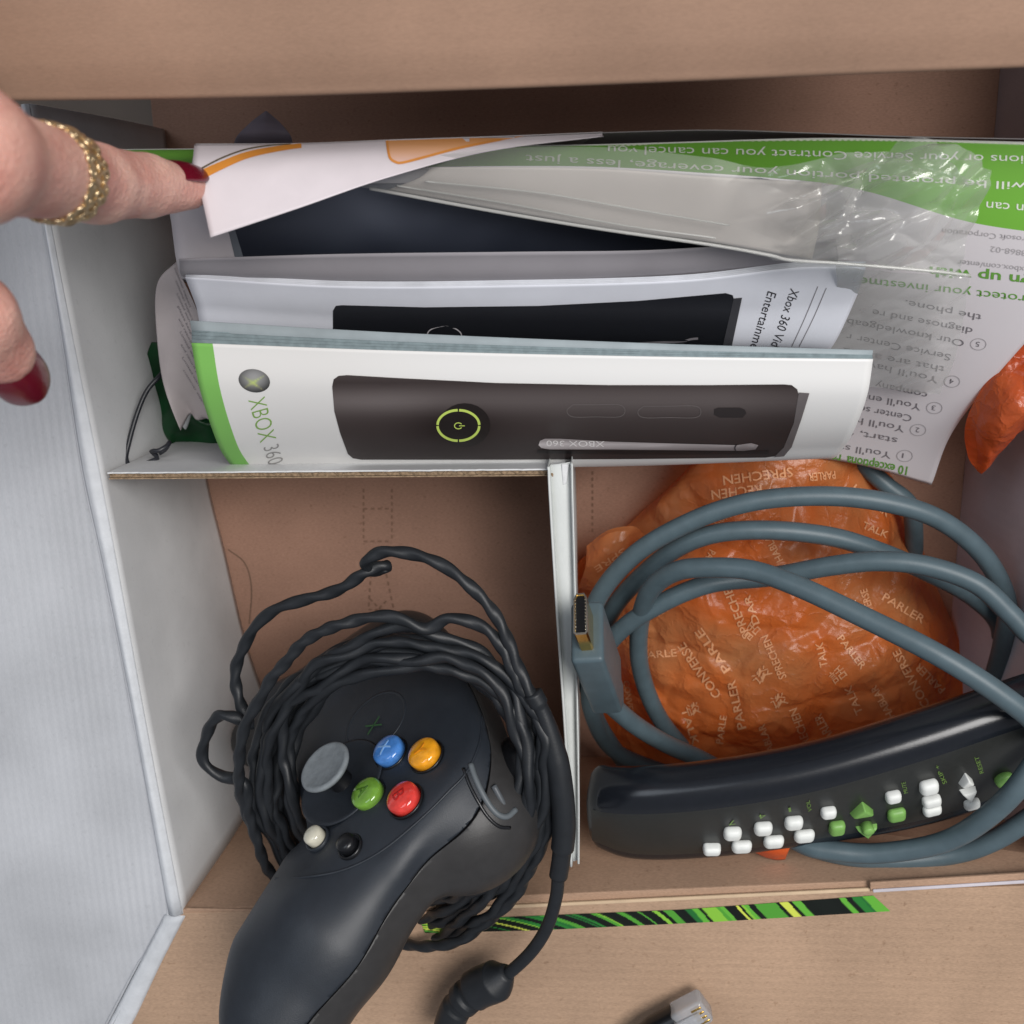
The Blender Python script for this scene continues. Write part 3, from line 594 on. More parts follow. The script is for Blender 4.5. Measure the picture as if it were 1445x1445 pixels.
# ------------------------------------------------------------------ orange printed bags
def orangemat(name,c1_,c2_,thin=.0):
    m=mat(name,c1_,.30,.5,.0,25,.25,420); nt=m.node_tree; b=nt.nodes['Principled BSDF']; r=nt.nodes[m['ramp']]
    r.color_ramp.elements[0].color=(*lin(c1_),1); r.color_ramp.elements[1].color=(*lin(c2_),1); r.color_ramp.elements[0].position=.40; r.color_ramp.elements[1].position=.62
    vo=nt.nodes.new('ShaderNodeTexVoronoi'); vo.feature='DISTANCE_TO_EDGE'; vo.inputs['Scale'].default_value=48; no=nt.nodes.new('ShaderNodeTexNoise'); no.inputs['Scale'].default_value=45; no.inputs['Detail'].default_value=5
    tc=nt.nodes['Texture Coordinate']; mx=nt.nodes.new('ShaderNodeMix'); mx.data_type='VECTOR'; mx.inputs[0].default_value=.06; nt.links.new(tc.outputs['Object'],no.inputs['Vector']); nt.links.new(tc.outputs['Object'],mx.inputs[4]); nt.links.new(no.outputs['Color'],mx.inputs[5]); nt.links.new(mx.outputs[1],vo.inputs['Vector'])
    vp=nt.nodes.new('ShaderNodeMath'); vp.operation='POWER'; vp.inputs[1].default_value=.6; nt.links.new(vo.outputs['Distance'],vp.inputs[0])
    ob_=[x for x in nt.nodes if x.type=='BUMP'][0]; vb=nt.nodes.new('ShaderNodeBump'); vb.invert=True; vb.inputs['Strength'].default_value=.5; vb.inputs['Distance'].default_value=.0020; nt.links.new(vp.outputs[0],vb.inputs['Height']); nt.links.new(vb.outputs[0],ob_.inputs['Normal'])
    b.inputs['Subsurface Weight'].default_value=.0; b.inputs['Coat Weight'].default_value=.3; b.inputs['Coat Roughness'].default_value=.15
    if thin:
        out=nt.nodes['Material Output']; tr=nt.nodes.new('ShaderNodeBsdfTransparent'); tr.inputs[0].default_value=(*lin((255,150,60)),1)
        tl=nt.nodes.new('ShaderNodeBsdfTranslucent'); tl.inputs[0].default_value=(*lin((236,112,34)),1)
        a=nt.nodes.new('ShaderNodeMixShader'); a.inputs[0].default_value=.35; bb=nt.nodes.new('ShaderNodeMixShader'); bb.inputs[0].default_value=thin
        nt.links.new(b.outputs[0],a.inputs[1]); nt.links.new(tl.outputs[0],a.inputs[2]); nt.links.new(a.outputs[0],bb.inputs[1]); nt.links.new(tr.outputs[0],bb.inputs[2]); nt.links.new(bb.outputs[0],out.inputs[0])
    return m
MO=orangemat('orange_plastic_film',(255,138,66),(226,154,98),.30)
def crumple(s,amp):
    def f(p,u,v):
        q=Vector((p[0],p[1],s)); e=min(u,1-u,v,1-v)*7; e=min(1,e)
        qq=q+noise.noise_vector(q*30)*.006
        a=(.55-abs(noise.noise(q*26)))*.8+(crease(qq*26)-.5)*.5+(crease(qq*58)-.5)*.26+(.3-abs(noise.noise(q*60)))*.4
        d=noise.noise_vector(q*40)*.0035*e
        return p+np.array((d[0],d[1],max(a*amp,-.012)*(.35+.65*e)))
    return f
ob=sheet('orange_bag',[[(965,668,.012),(1000,632,.030),(1060,618,.036),(1150,622,.036),(1240,655,.022),(1275,700,.006)],
 [(880,745,.010),(930,735,.022),(1030,720,.036),(1150,720,.040),(1250,760,.028),(1310,800,.006)],
 [(812,800,.012),(880,810,.026),(1000,800,.040),(1130,810,.044),(1260,830,.034),(1335,860,.008)],
 [(818,870,.006),(890,900,.026),(1000,900,.042),(1130,910,.046),(1270,920,.038),(1362,925,.010)],
 [(835,960,.004),(900,985,.024),(1000,995,.038),(1130,1000,.042),(1270,995,.036),(1385,975,.012)],
 [(850,1050,.002),(905,1075,.014),(1000,1090,.024),(1130,1080,.026),(1270,1060,.022),(1400,1030,.006)]],MO,None,230,200,.0,fn=crumple(2.,.0070))
tag(ob,'crumpled orange plastic bag printed with white words lying under the grey cable','bag')
ear=sheet('bag_ear',[[(828,770,.030),(858,748,.034),(892,742,.034),(908,752,.028)],[(826,800,.034),(855,790,.038),(885,785,.036),(905,790,.026)],[(816,830,.026),(850,835,.032),(885,830,.028),(925,820,.020)]],MO,ob,60,50,0,fn=crumple(5.,.003))
M_wtext=mat('pale_bag_print',(222,160,116),.4,.4,.05)
words=[('CONVERSE',(1019,980),(966,905),13),('PARLER',(1054,1028),(1037,958),12),('PARLE',(1032,945),(990,885),12),('SPRECHEN',(1060,898),(1026,815),12),('DAR',(1072,880),(1058,838),10),
('CONVERSE',(1312,995),(1268,915),12),('PARLER',(1334,972),(1296,935),11),('HABLAR',(1262,1010),(1236,965),10),('TALK',(1218,1005),(1200,965),11),('PARLER',(1180,1045),(1158,1005),12),
('SPRECHEN',(1148,1060),(1124,998),12),('HABLAR',(1096,1066),(1078,1020),10),('SPRECHEN',(1110,955),(1084,895),11),('TALK',(1168,940),(1160,905),11),('PARLER',(1180,900),(1215,945),10),
('SPRECHEN',(1118,659),(1020,672),13),('RECHEN',(1075,684),(1004,692),13),('PARLER',(1178,664),(1140,668),11),('HABLAR',(985,720),(960,752),10),('PARLER',(1002,775),(985,808),10),
('CONVERSE',(1010,742),(1060,716),11),('HABLAR',(1200,690),(1250,730),10),('TALK',(1215,745),(1250,760),10),('SPRECHEN',(860,800),(902,764),10),('PARLE',(905,930),(955,925),9),('CONVERSE',(880,960),(888,1020),9),
('PARLER',(1242,845),(1300,880),11),('SPRECHEN',(1140,840),(1205,856),10),('HABLAR',(930,870),(965,846),10),('TALK',(960,1000),(978,1052),10),('CONVERSE',(1240,890),(1222,830),10),('PARLE',(1020,1050),(1026,1010),10),('HABLAR',(1105,790),(1082,746),10)]
for s,p,q,h in words: T(s,p,q,h,M_wtext,ob,eps=.0004,res=2,bold=.012,name='printed_word')
for s,p,q in(('谈',(1068,968),(1090,948)),('話',(1056,905),(1074,885)),('谈',(972,1010),(990,1004)),('話',(1176,965),(1196,950)),('谈',(1090,1000),(1112,990))): T(s,p,q,14,M_wtext,ob,eps=.0004,res=1,name='printed_word')
T('SPRE',(880,772),(838,800),9,M_wtext,ear,eps=.0004,name='printed_word')
ob2=sheet('orange_bag',[[(1460,470,.085),(1500,520,.085),(1530,560,.085)],[(1405,520,.080),(1450,560,.088),(1500,590,.085)],[(1364,590,.070),(1400,600,.082),(1455,600,.08)],[(1364,640,.064),(1386,652,.068),(1405,640,.066)],[(1378,664,.060),(1384,668,.06),(1388,660,.06)]],
  orangemat('orange_plastic_film_bright',(206,78,34),(214,104,56),.08),None,90,90,.0,fn=crumple(9.,.006))
tag(ob2,'bright orange plastic bag corner wedged against the right wall','bag')
oc=sheet('bag_corner',[[(1050,1196,.094),(1080,1192,.094),(1118,1190,.094)],[(1066,1204,.091),(1090,1204,.093),(1112,1203,.092)],[(1082,1211,.089),(1096,1214,.089),(1108,1213,.089)]],orangemat('orange_scrap',(214,92,40),(170,60,20)),ob,16,12,.0003)
# ------------------------------------------------------------------ remote control
M_rem=mat('dark_satin_plastic',(25,28,34),.22,.5,.05,400,.06,2500); M_remface=mat('olive_black_face',(42,43,41),.34,.5,.05,500,.05,2500)
M_wb=mat('white_rubber',(226,228,224),.45,.4,.03,300); M_gb=mat('green_rubber',(122,170,88),.42,.4,.05,300)
rem=thing('remote_control','long curved black remote with white and green buttons lying on its side','remote control',at(1120,1120,.03))
# stations: ridge (top edge of face), lower edge of face, back top edge
ST=[((824,1124,.103),(828,1200,.088),(828,1086,.094)),
    ((900,1129,.111),(890,1222,.0905),(900,1082,.099)),
    ((1010,1121,.115),(995,1221,.0925),(1005,1074,.102)),
    ((1150,1096,.117),(1132,1205,.0935),(1140,1052,.104)),
    ((1300,1050,.117),(1300,1178,.0945),(1285,1010,.104)),
    ((1445,1000,.115),(1455,1130,.096),(1425,958,.102)),
    ((1560,965,.111),(1585,1070,.096),(1530,926,.098))]
# cross-section: rounded quadrilateral ridge - lower - back lower - back top
def rrect(c,e1,e2,h1,h2,r,n=6,dome=0):
    P=[]
    for sx,sy,a0 in((1,1,0),(-1,1,90),(-1,-1,180),(1,-1,270)):
        for k in range(n+1):
            a=math.radians(a0+90*k/n); P.append((sx*(h1-r)+r*math.cos(a),sy*(h2-r)+r*math.sin(a)))
    return [c+e1*x+e2*y for x,y in P]
ctr=[]
for Rg,Lo,Bk in ST:
    r_=at(*Rg);l_=at(*Lo);b_=at(*Bk); e1=(l_-r_); h1=e1.length/2; e1.normalize(); e2=(b_-r_); e2=(e2-e1*e2.dot(e1)); h2=max(e2.length/2,.0085); e2.normalize()
    ctr.append(np.r_[np.array(r_+e1*h1+e2*h2),np.array(e1),np.array(e2),h1,h2])
V=[];Fc=[];N=90
ends=[(0,.55),(.02,.78),(.05,.92)]
for i in range(N+1):
    t=i/N; q=cr(ctr,t*(len(ctr)-1)); c=Vector(q[:3]);e1=Vector(q[3:6]).normalized();e2=Vector(q[6:9]);e2=(e2-e1*e2.dot(e1)).normalized();h1,h2=q[9],q[10]
    d=min(t,1-t)/.05; k=1 if d>1 else math.sqrt(max(0,1-(1-d)**2))*.6+.4
    V+=rrect(c,e1,e2,h1*k,h2*k,min(.0085,h2*k*.85),6); m_=28
    if i: Fc+=[((i-1)*m_+a,(i-1)*m_+(a+1)%m_,i*m_+(a+1)%m_,i*m_+a) for a in range(m_)]
Fc+=[tuple(range(m_)),tuple(N*m_+a for a in range(m_))]
rb=obj('body',V,Fc,M_rem,rem,True); fixn(rb)
# face plate: slightly proud of the body on the button side
V=[];Fc=[]
for i in range(2,N-1):
    t=i/N; q=cr(ctr,t*(len(ctr)-1)); c=Vector(q[:3]);e1=Vector(q[3:6]).normalized();e2=Vector(q[6:9]);e2=(e2-e1*e2.dot(e1)).normalized();h1,h2=q[9],q[10]
    for k in range(13):
        s=-1+2*k/12; V.append(c+e1*s*(h1-.0080)-e2*(h2+.0003-.0004*(abs(s)**6)+ (.0006 if k in(0,12) else 0)*-1*0))
    if i>2: j=i-2; Fc+=[((j-1)*13+a,(j-1)*13+a+1,j*13+a+1,j*13+a) for a in range(12)]
fp=obj('face_plate',V,Fc,M_remface,rem,True)
if fp.data.polygons[40].normal.dot(CAM-fp.data.vertices[40].co)<0: fp.data.flip_normals()
ridge=[]
for i in range(4,N-2):
    q=cr(ctr,i/N*(len(ctr)-1)); c=Vector(q[:3]);e1=Vector(q[3:6]).normalized();e2=Vector(q[6:9]);e2=(e2-e1*e2.dot(e1)).normalized()
    ridge.append(c-e1*(q[9]-.0085+.0085*.707+.0001)-e2*(q[10]-.0085+.0085*.707+.0001))
tube('seam_line',ridge,.00032,mat('seam_polish',(70,80,100),.15,.8),rem,8)
def rframe(px):
    best=None
    for k in range(400):
        q=cr(ctr,k/400*(len(ctr)-1)); c=Vector(q[:3]); e1=Vector(q[3:6]).normalized()
        p=R.T@(np.array(c)-[0,0,H]); x=722.5+F*p[0]/-p[2]
        if best is None or abs(x-px)<best[0]: best=(abs(x-px),k)
    k=best[1]; q=cr(ctr,k/400*(len(ctr)-1)); q2=cr(ctr,(k+3)/400*(len(ctr)-1)); e1=Vector(q[3:6]).normalized(); ax=Vector(q2[:3]-q[:3]).normalized(); ax=(ax-e1*ax.dot(e1)).normalized(); n=ax.cross(e1).normalized()
    if n.dot(CAM-Vector(q[:3]))<0: n=-n
    return ax,e1,n
def rbutton(px,py,wx,wy,hz,m,kind='round'):
    h=hit(fp,px,py)
    if not h: h=hit(rb,px,py)
    if not h: print('nobutton',px,py); return
    ax,e1,n=rframe(px); c=h[0]
    if kind=='round':
        return rbox('button',c+n*hz*.36,(ax,e1,n),(wx*1.08,wy*1.0,hz*.42+.0006),m,rem,min(wx,wy)*.6,5,.9)
    if kind in('up','down'):
        s=-1 if kind=='up' else 1
        V=[c+ax*wx-e1*s*wy*.7,c-ax*wx-e1*s*wy*.7,c+e1*s*wy,]; V2=[v+n*hz*(1.0 if i==2 else .75)-(v-c)*.25 for i,v in enumerate(V)]
        o=obj('button',[v-n*.001 for v in V]+V2,[(0,1,2),(3,4,5),(0,1,4,3),(1,2,5,4),(2,0,3,5)],m,rem,True); fixn(o); b=o.modifiers.new('b','BEVEL'); b.width=.0007; b.segments=3; return o
    if kind=='disc': return lathe('button',c-n*.0005,(ax,e1,n),[(wx,0),(wx,hz),(wx*.9,hz+.0005),(wx*.5,hz+.0008)],m,rem,24,1,wy/wx)
for b in ((1033,1172,.0030,.0030,.0034,M_wb),(1076,1165,.0030,.0030,.0034,M_wb),(1119,1157,.0030,.0030,.0034,M_wb),(1168,1143,.0025,.0025,.003,M_wb),
 (1216,1140,.0046,.0042,.0036,M_gb,'up'),(1259,1121,.0025,.0025,.003,M_wb),(1309,1107,.0030,.0032,.0034,M_wb),(1362,1098,.0028,.0034,.0036,M_wb,'up'),(1416,1098,.0032,.0032,.0020,M_gb,'disc'),
 (1004,1194,.0030,.0024,.0034,M_wb),(1046,1191,.0034,.0030,.0030,M_wb),(1091,1184,.0034,.0030,.0030,M_wb),(1134,1176,.0034,.0030,.0030,M_wb),
 (1180,1165,.0026,.0034,.0030,M_gb),(1222,1163,.0020,.0020,.0034,M_gb,'disc'),(1222,1169,.0044,.0036,.0030,M_gb,'down'),(1264,1147,.0030,.0032,.0026,M_gb),
 (1313,1127,.0030,.0024,.0030,M_wb),(1314,1140,.0030,.0024,.0026,M_wb),(1365,1117,.0032,.0034,.0034,M_wb,'down'),(1370,1132,.0026,.0024,.0024,M_wb)):
    rbutton(*b)
MGT=mat('remote_green_ink',(110,140,70),.4,.3)
for s,p,q in(('7',(1038,1156),(1027,1158)),('4',(1080,1147),(1070,1149)),('1',(1122,1137),(1112,1139)),('VOL',(1146,1143),(1142,1128)),('MUTE',(1281,1118),(1277,1102)),('SKIP +',(1336,1104),(1324,1078)),('RESET',(1388,1090),(1380,1066))):
    T(s,p,q,6,MGT,fp,eps=.0003,name='printed_text')
# ------------------------------------------------------------------ grey cable with flat plug
M_hd=mat('blue_grey_cable_rubber',(80,96,103),.42,.4,.05,200,.05,1800)
hd=thing('display_cable','thick blue grey video cable looped over the orange bag with a gold tipped plug','cable',at(1120,900,.03))
CR_=.0035
path=[(852,985,.090),(895,1022,.078),(941,1050,.064),(996,1075,.055),(1060,1115,.055),(1100,1168,.083),(1135,1192,.093),(1171,1200,.096),(1240,1204,.099),(1332,1188,.106),(1401,1146,.114),(1455,1085,.116),(1500,1000,.104),(1490,930,.090),
 (1450,893,.090),(1424,865,.089),(1378,824,.087),(1309,799,.084),(1240,792,.081),(1171,799,.076),(1111,810,.070),(1079,815,.067),(1001,824,.068),(932,852,.066),(872,893,.060),(838,945,.050),(834,1000,.040),(868,1060,.026),(960,1100,.030),
 (1080,1165,.074),(1160,1200,.089),(1250,1213,.0905),(1340,1206,.092),(1400,1187,.096),(1460,1150,.100),(1535,1100,.106),(1530,1070,.114),
 (1480,1038,.122),(1445,1005,.124),(1378,957,.122),(1309,916,.118),(1217,870,.110),(1130,829,.102),(1065,806,.094),(1010,801,.089),(955,806,.082),(918,833,.072),(903,880,.060),(903,939,.050),(923,999,.040),(955,1045,.032),(1000,1085,.018),
 (1120,1140,.010),(1260,1150,.012),(1370,1060,.030),(1401,960,.044),(1415,907,.052),(1420,847,.060),(1387,783,.068),(1323,732,.072),(1240,707,.073),(1148,700,.072),(1056,709,.070),(973,737,.067),(895,783,.062),(842,848,.056),(826,920,.048),(840,1010,.034),(890,1090,.016)]
tube('cable',[at(*p) for p in path],CR_,M_hd,hd,20,.0016)
path2=[(838,935,.036),(852,885,.042),(881,838,.050),(941,783,.058),(1001,755,.063),(1079,748,.066),(1171,757,.066),(1240,778,.064),(1310,808,.060),(1376,845,.050),(1412,890,.040),(1400,960,.02)]
tube('cable',[at(*p) for p in path2],CR_,M_hd,hd,20,.0016)
tube('cable',[at(*p) for p in((1205,630,.024),(1222,658,.028),(1252,686,.031),(1284,715,.03),(1290,770,.02),(1285,800,.012))],CR_,M_hd,hd,16,.0016)
# moulded plug body: from its face (top end) down to the strain relief
pf_=at(828,890,.122); pb=at(857,968,.092); axp=(pf_-pb).normalized()
sidev=at(860,890,.122)-at(808,890,.122); sidev=(sidev-axp*sidev.dot(axp)).normalized(); thick=axp.cross(sidev).normalized()
Lp=(pf_-pb).length
# plug axes: the plug's metal shell points at the camera and a little up the picture
rbox('plug_body',(pf_+pb)/2,(sidev,thick,axp),(.0052,.0105,Lp/2),M_hd,hd,.0016,4,1.0)
rbox('strain_relief',pb-axp*.004,(sidev,thick,axp),(.0046,.0050,.006),M_hd,hd,.0018,4,1.0)
M_gold=mat('gold_plating',(226,186,104),.18,.5,.04,200,Metallic=1.0); M_blk=mat('black_socket',(14,14,16),.5,.3); M_sil=mat('pale_metal_rim',(214,206,190),.25,.5,.03,200,Metallic=1.0)
sc=pf_+axp*.0058
shell_prof=[(-.0016,-.0068),(.0016,-.0068),(.0021,-.0062),(.0021,.0050),(.0012,.0068),(-.0012,.0068),(-.0021,.0050),(-.0021,-.0062)]
def prism(name,c,prof,X,Y,Z,h,m,par,inner=None,floor=True):
    n=len(prof); V=[c+X*x+Y*y-Z*h/2 for x,y in prof]+[c+X*x+Y*y+Z*h/2 for x,y in prof]
    if inner:
        V+=[c+X*x*inner+Y*y*(1-(1-inner)*.35)+Z*h/2 for x,y in prof]+[c+X*x*inner+Y*y*(1-(1-inner)*.35)-Z*h/2.2 for x,y in prof]
        Fc=[(k,(k+1)%n,n+(k+1)%n,n+k) for k in range(n)]+[(n+k,n+(k+1)%n,2*n+(k+1)%n,2*n+k) for k in range(n)]+[(2*n+k,2*n+(k+1)%n,3*n+(k+1)%n,3*n+k) for k in range(n)]+([tuple(3*n+k for k in range(n))] if floor else [])
    else: Fc=[(k,(k+1)%n,n+(k+1)%n,n+k) for k in range(n)]+[tuple(range(n)),tuple(n+k for k in range(n))]
    o=obj(name,V,Fc,m,par); fixn(o); return o
prism('metal_shell',sc,shell_prof,sidev,thick,axp,.0116,M_gold,hd,.78)
prism('shell_rim',sc+axp*.0060,[(x*1.03,y*1.02) for x,y in shell_prof],sidev,thick,axp,.0006,M_sil,hd,.80,False)
prism('socket_core',sc+axp*.0003,[(x*.76,y*.90) for x,y in shell_prof],sidev,thick,axp,.0108,M_blk,hd)
for s in(-1,1):
    for k in range(10):
        rbox('contact',sc+axp*.0060+sidev*s*.00150+thick*(-.0054+k*.00112),(sidev,thick,axp),(.00016,.00022,.0003),M_sil,hd,.00005,1)
# ------------------------------------------------------------------ game controller
O=Vector((-0.05988515,-0.15831933,0.13033214)); U=Vector((.36015861,-.25452453,.89749821)); Vv=Vector((.81674538,.55091645,-.17151692)); Nn=Vector((-.45079126,.79480081,.40629903))
MS=.001
def L(u,v,w): return O+(U*u+Vv*v+Nn*w)*MS
def body(X,Y,Z):
    # main slab (rounded plate), left/right lobes, grips, deep right shoulder
    q=((np.abs((X+33)/60))**2.8+(np.abs((Y+3)/37))**2.8)**(1/2.8); q=np.where(1>0,q,q); top=-1.5-3.5*np.clip(q-.55,0,1)**1.5*4
    rad=smin((q-1)*40,np.sqrt((X-8-.38*np.clip(-Y-16,0,34))**2+(Y-np.clip(Y,-50,-16))**2)-19,10); top=top-np.clip(-Y-44,0,40)*.25; sl=np.maximum(np.maximum(rad,Z-top),-30-Z)
    pl=.91*X+.416*Y-21.5; rad=-smin(-rad,-pl,6)
    k=5; a=rad+k; b=np.maximum(Z-top,-30-Z)+k
    sl=np.minimum(np.maximum(a,b),0)+np.sqrt(np.maximum(a,0)**2+np.maximum(b,0)**2)-k
    g=scap(X,Y,Z,(6,-14,-21),(20,-44,-21),18,21); g=smin(g,scap(X,Y,Z,(20,-44,-21),(30,-68,-26),21,20),6)
    gl=scap(X,Y,Z,(-70,-14,-18),(-84,-40,-20),15,15); gl=smin(gl,scap(X,Y,Z,(-84,-40,-20),(-92,-62,-24),15,12),8)
    g=smin(g,scap(X,Y,Z,(2,-44,-19),(17,-62,-23),15,19),7); d=smin(sl,g,7); d=smin(d,gl,12)
    d=smin(d,sell(X,Y,Z,(8,8,-28),(22,26,24)),5)
    # thumbstick well
    w=np.sqrt((X+13.5)**2+(Y+19.5)**2+(Z-3.5)**2)-15.5
    d=np.maximum(d,-w)+0
    # raised rim line of the face plate
    return d
Vb,Qb=surfnet(body,(-132,-106,-62),(52,50,6),1.25); Vb=relax(Vb,Qb,3)
M_ctl=mat('black_soft_plastic',(37,42,49),.46,.45,.05,250,.12,3200); M_ctl2=mat('warm_black_plastic',(52,51,51),.42,.4,.06,250,.12,3200)
M_gl=mat('gloss_black_plastic',(18,19,22),.30,.5,.05,300)
M_lip=mat('seam_black',(8,8,9),.9,.1)
gc=thing('game_controller','black game controller with coloured buttons, its own twisted cable wound round it','game controller',L(-40,0,-40))
def cut(name,V,Q,co_,no_,m,shrink=0):
    me=bpy.data.meshes.new(name); me.from_pydata([tuple(v) for v in V],[],[tuple(q) for q in Q]); bm=bmesh.new(); bm.from_mesh(me); bmesh.ops.recalc_face_normals(bm,faces=bm.faces)
    if shrink:
        bm.normal_update()
        for v in bm.verts: v.co-=v.normal*shrink
    bmesh.ops.bisect_plane(bm,geom=bm.verts[:]+bm.edges[:]+bm.faces[:],plane_co=co_,plane_no=no_,clear_outer=True)
    ed=[e for e in bm.edges if e.is_boundary]
    if ed:
        ex=bmesh.ops.extrude_edge_only(bm,edges=ed); vs=[g for g in ex['geom'] if isinstance(g,bmesh.types.BMVert)]
        cc=Vector(co_)
        lipf=[g_ for g_ in ex['geom'] if isinstance(g_,bmesh.types.BMFace)]
        for f_ in lipf: f_.material_index=1
        for v in vs: v.co=v.co+(Vector((-38,-8,v.co.z))-v.co).normalized()*1.8
    bm.to_mesh(me); bm.free()
    Vw=[L(*v.co) for v in me.vertices]; fs=[tuple(p.vertices) for p in me.polygons]; mi=[p.material_index for p in me.polygons]; bpy.data.meshes.remove(me)
    o=obj(name,Vw,fs,m,gc,True); o.data.materials.append(M_lip); o.data.polygons.foreach_set('material_index',mi); return o
sn=Vector((.10,-.06,1)).normalized()
topsh=cut('top_shell',Vb,Qb,(28,-6,-13.6),-sn,M_ctl)
botsh=cut('bottom_shell',Vb,Qb,(28,-6,-14.5),sn,M_ctl2,.5)
# face plate line
# coloured buttons
def cbutton(u,v,col,r=5.5):
    m=mat('button_resin',col,.12,.5,.12,420,Coat_Weight=.6); m.name='%s_resin'%{(74,132,206):'blue',(240,162,34):'amber',(112,158,58):'green',(226,66,58):'red'}[col]
    o=lathe('button',L(u,v,-2),(U*MS,Vv*MS,Nn*MS),[(r,0),(r,2.7),(r*.97,3.5),(r*.88,4.0),(r*.6,4.5),(r*.3,4.7),(.1,4.75)],m,gc,36)
    o['label']={(74,132,206):'blue round button',(240,162,34):'amber round button',(112,158,58):'green round button',(226,66,58):'red round button'}[col]
    lathe('button_collar',L(u,v,-2),(U*MS,Vv*MS,Nn*MS),[(r+.8,0),(r+.8,.8),(r+.6,1.05),(r+.25,1.0),(r+.2,0)],M_gl,o,36)
    return o
r_=11.2
for (u,v),c,ch in(((0,-r_),(112,158,58),'A'),((r_,0),(226,66,58),'B'),((-r_,0),(74,132,206),'X'),((0,r_),(240,162,34),'Y')):
    o=cbutton(u,v,c)
    cu=bpy.data.curves.new('t','FONT'); cu.body=ch; cu.size=6.2; cu.align_x='CENTER'; cu.extrude=.25; cu.resolution_u=3; t_=bpy.data.objects.new('t',cu); COL.objects.link(t_); bpy.context.view_layer.update()
    me=t_.evaluated_get(bpy.context.evaluated_depsgraph_get()).to_mesh(); Vt=[L(u+q.co.x,v+q.co.y-2.2,2.8+q.co.z-.12*((q.co.x)**2+(q.co.y-2.2)**2)*.35) for q in me.vertices]; Ft=[tuple(p.vertices) for p in me.polygons]; bpy.data.objects.remove(t_)
    dk={'A':(70,108,36),'B':(176,36,34),'X':(128,170,216),'Y':(206,130,30)}[ch]
    obj('letter',Vt,Ft,mat('letter_'+ch.lower()+'_resin',dk,.2,.4),o)
# white and black buttons
M_ivory=mat('ivory_resin',(206,202,184),.15,.5,.08,300,Coat_Weight=.5)
for u,v,m,l in((2,-32.5,M_ivory,'small ivory button'),(13.6,-22,M_gl,'small black button')):
    o=lathe('button',L(u,v,-3),(U*MS,Vv*MS,Nn*MS),[(3.3,0),(3.3,4.2),(3.0,5),(2,5.5),(.1,5.7)],m,gc,28); o['label']=l
    lathe('button_collar',L(u,v,-3),(U*MS,Vv*MS,Nn*MS),[(4.4,0),(4.4,1.9),(4.1,2.2),(3.6,2.1),(3.5,0)],M_gl if m is M_gl else M_ctl,o,28)
# thumbstick
ts=lathe('thumbstick',L(-13.5,-19.5,-12),(U*MS,Vv*MS,Nn*MS),[(9,0),(8.6,3),(7,6),(4.2,8),(3.6,18),(4,20)],M_gl,gc,32)
M_cap=mat('worn_grey_rubber',(122,128,132),.6,.3,.08,350,.3,900)
lathe('stick_cap',L(-13.5,-19.5,6),(U*MS,Vv*MS,Nn*MS),[(5,0),(8.8,1.2),(9.4,2.3),(9.1,3.0),(8.3,3.3),(7.6,3.0),(4,2.9),(.1,2.8)],M_cap,ts,44)
lathe('well_ring',L(-13.5,-19.5,-1.9),(U*MS,Vv*MS,Nn*MS),[(14.6,0),(15.9,.6),(16.3,1.0),(15.6,1.3),(14.4,.8)],M_ctl,gc,60)
# central jewel with cross
jw=lathe('jewel_ring',L(-30,-2,-2.3),(U*MS,Vv*MS,Nn*MS),[(12.5,0),(12.5,.9),(12.1,1.0),(11.6,.9),(11.4,.75),(.1,.75)],M_ctl,gc,50)
M_x=mat('green_cross_ink',(44,84,48),.4,.4)
obj('cross_mark',[L(-28+x,-3+y,-.9) for x,y in((-2.6,-3),(-1.8,-3),(2.6,3),(1.8,3),(1.8,-3),(2.6,-3),(-1.8,3),(-2.6,3))],[(0,1,2,3),(4,5,6,7)],M_x,jw)
# trigger and lower bumper on the right shoulder
trg=lathe('trigger',L(5,35,-27),(U*MS,Nn*MS,Vv*MS),[(12,-6),(12.5,0),(11.5,5),(8,9),(3,11)],M_gl,gc,36,1,.95)
tube('trigger_edge',[L(*p) for p in((17,25,-12),(20.5,24,-18),(22,22,-26),(20,20,-33),(14,22,-38))],.0010,mat('trigger_edge_grey',(84,88,92),.4,.4),gc,10)
def onshell(px,py,e=0):
    hs_=[h for h in(hit(topsh,px,py),hit(botsh,px,py)) if h]
    if not hs_: return None
    h=min(hs_,key=lambda q_:(q_[0]-CAM).length); return h[0]+h[1]*e
def shelltube(name,P,r,m):
    Q=[onshell(*p) for p in P]; Q=[q_ for q_ in Q if q_ is not None]
    if len(Q)>2: return tube(name,Q,r,m,gc,8,.0008)
M_rib=mat('shoulder_rib_grey',(92,98,102),.45,.4)
shelltube('shoulder_rib',[(664,1078),(670,1096),(680,1118),(692,1138),(704,1150),(716,1152),(728,1142)],.0010,M_rib)
shelltube('shoulder_edge',[(654,1084),(662,1106),(674,1130),(688,1152),(704,1166),(720,1168)],.0006,M_gl)
shelltube('face_plate_edge',[(388,1240),(430,1238),(480,1229),(520,1212),(556,1188),(600,1150),(632,1118),(658,1090),(676,1050),(680,1010)],.00042,M_ctl)
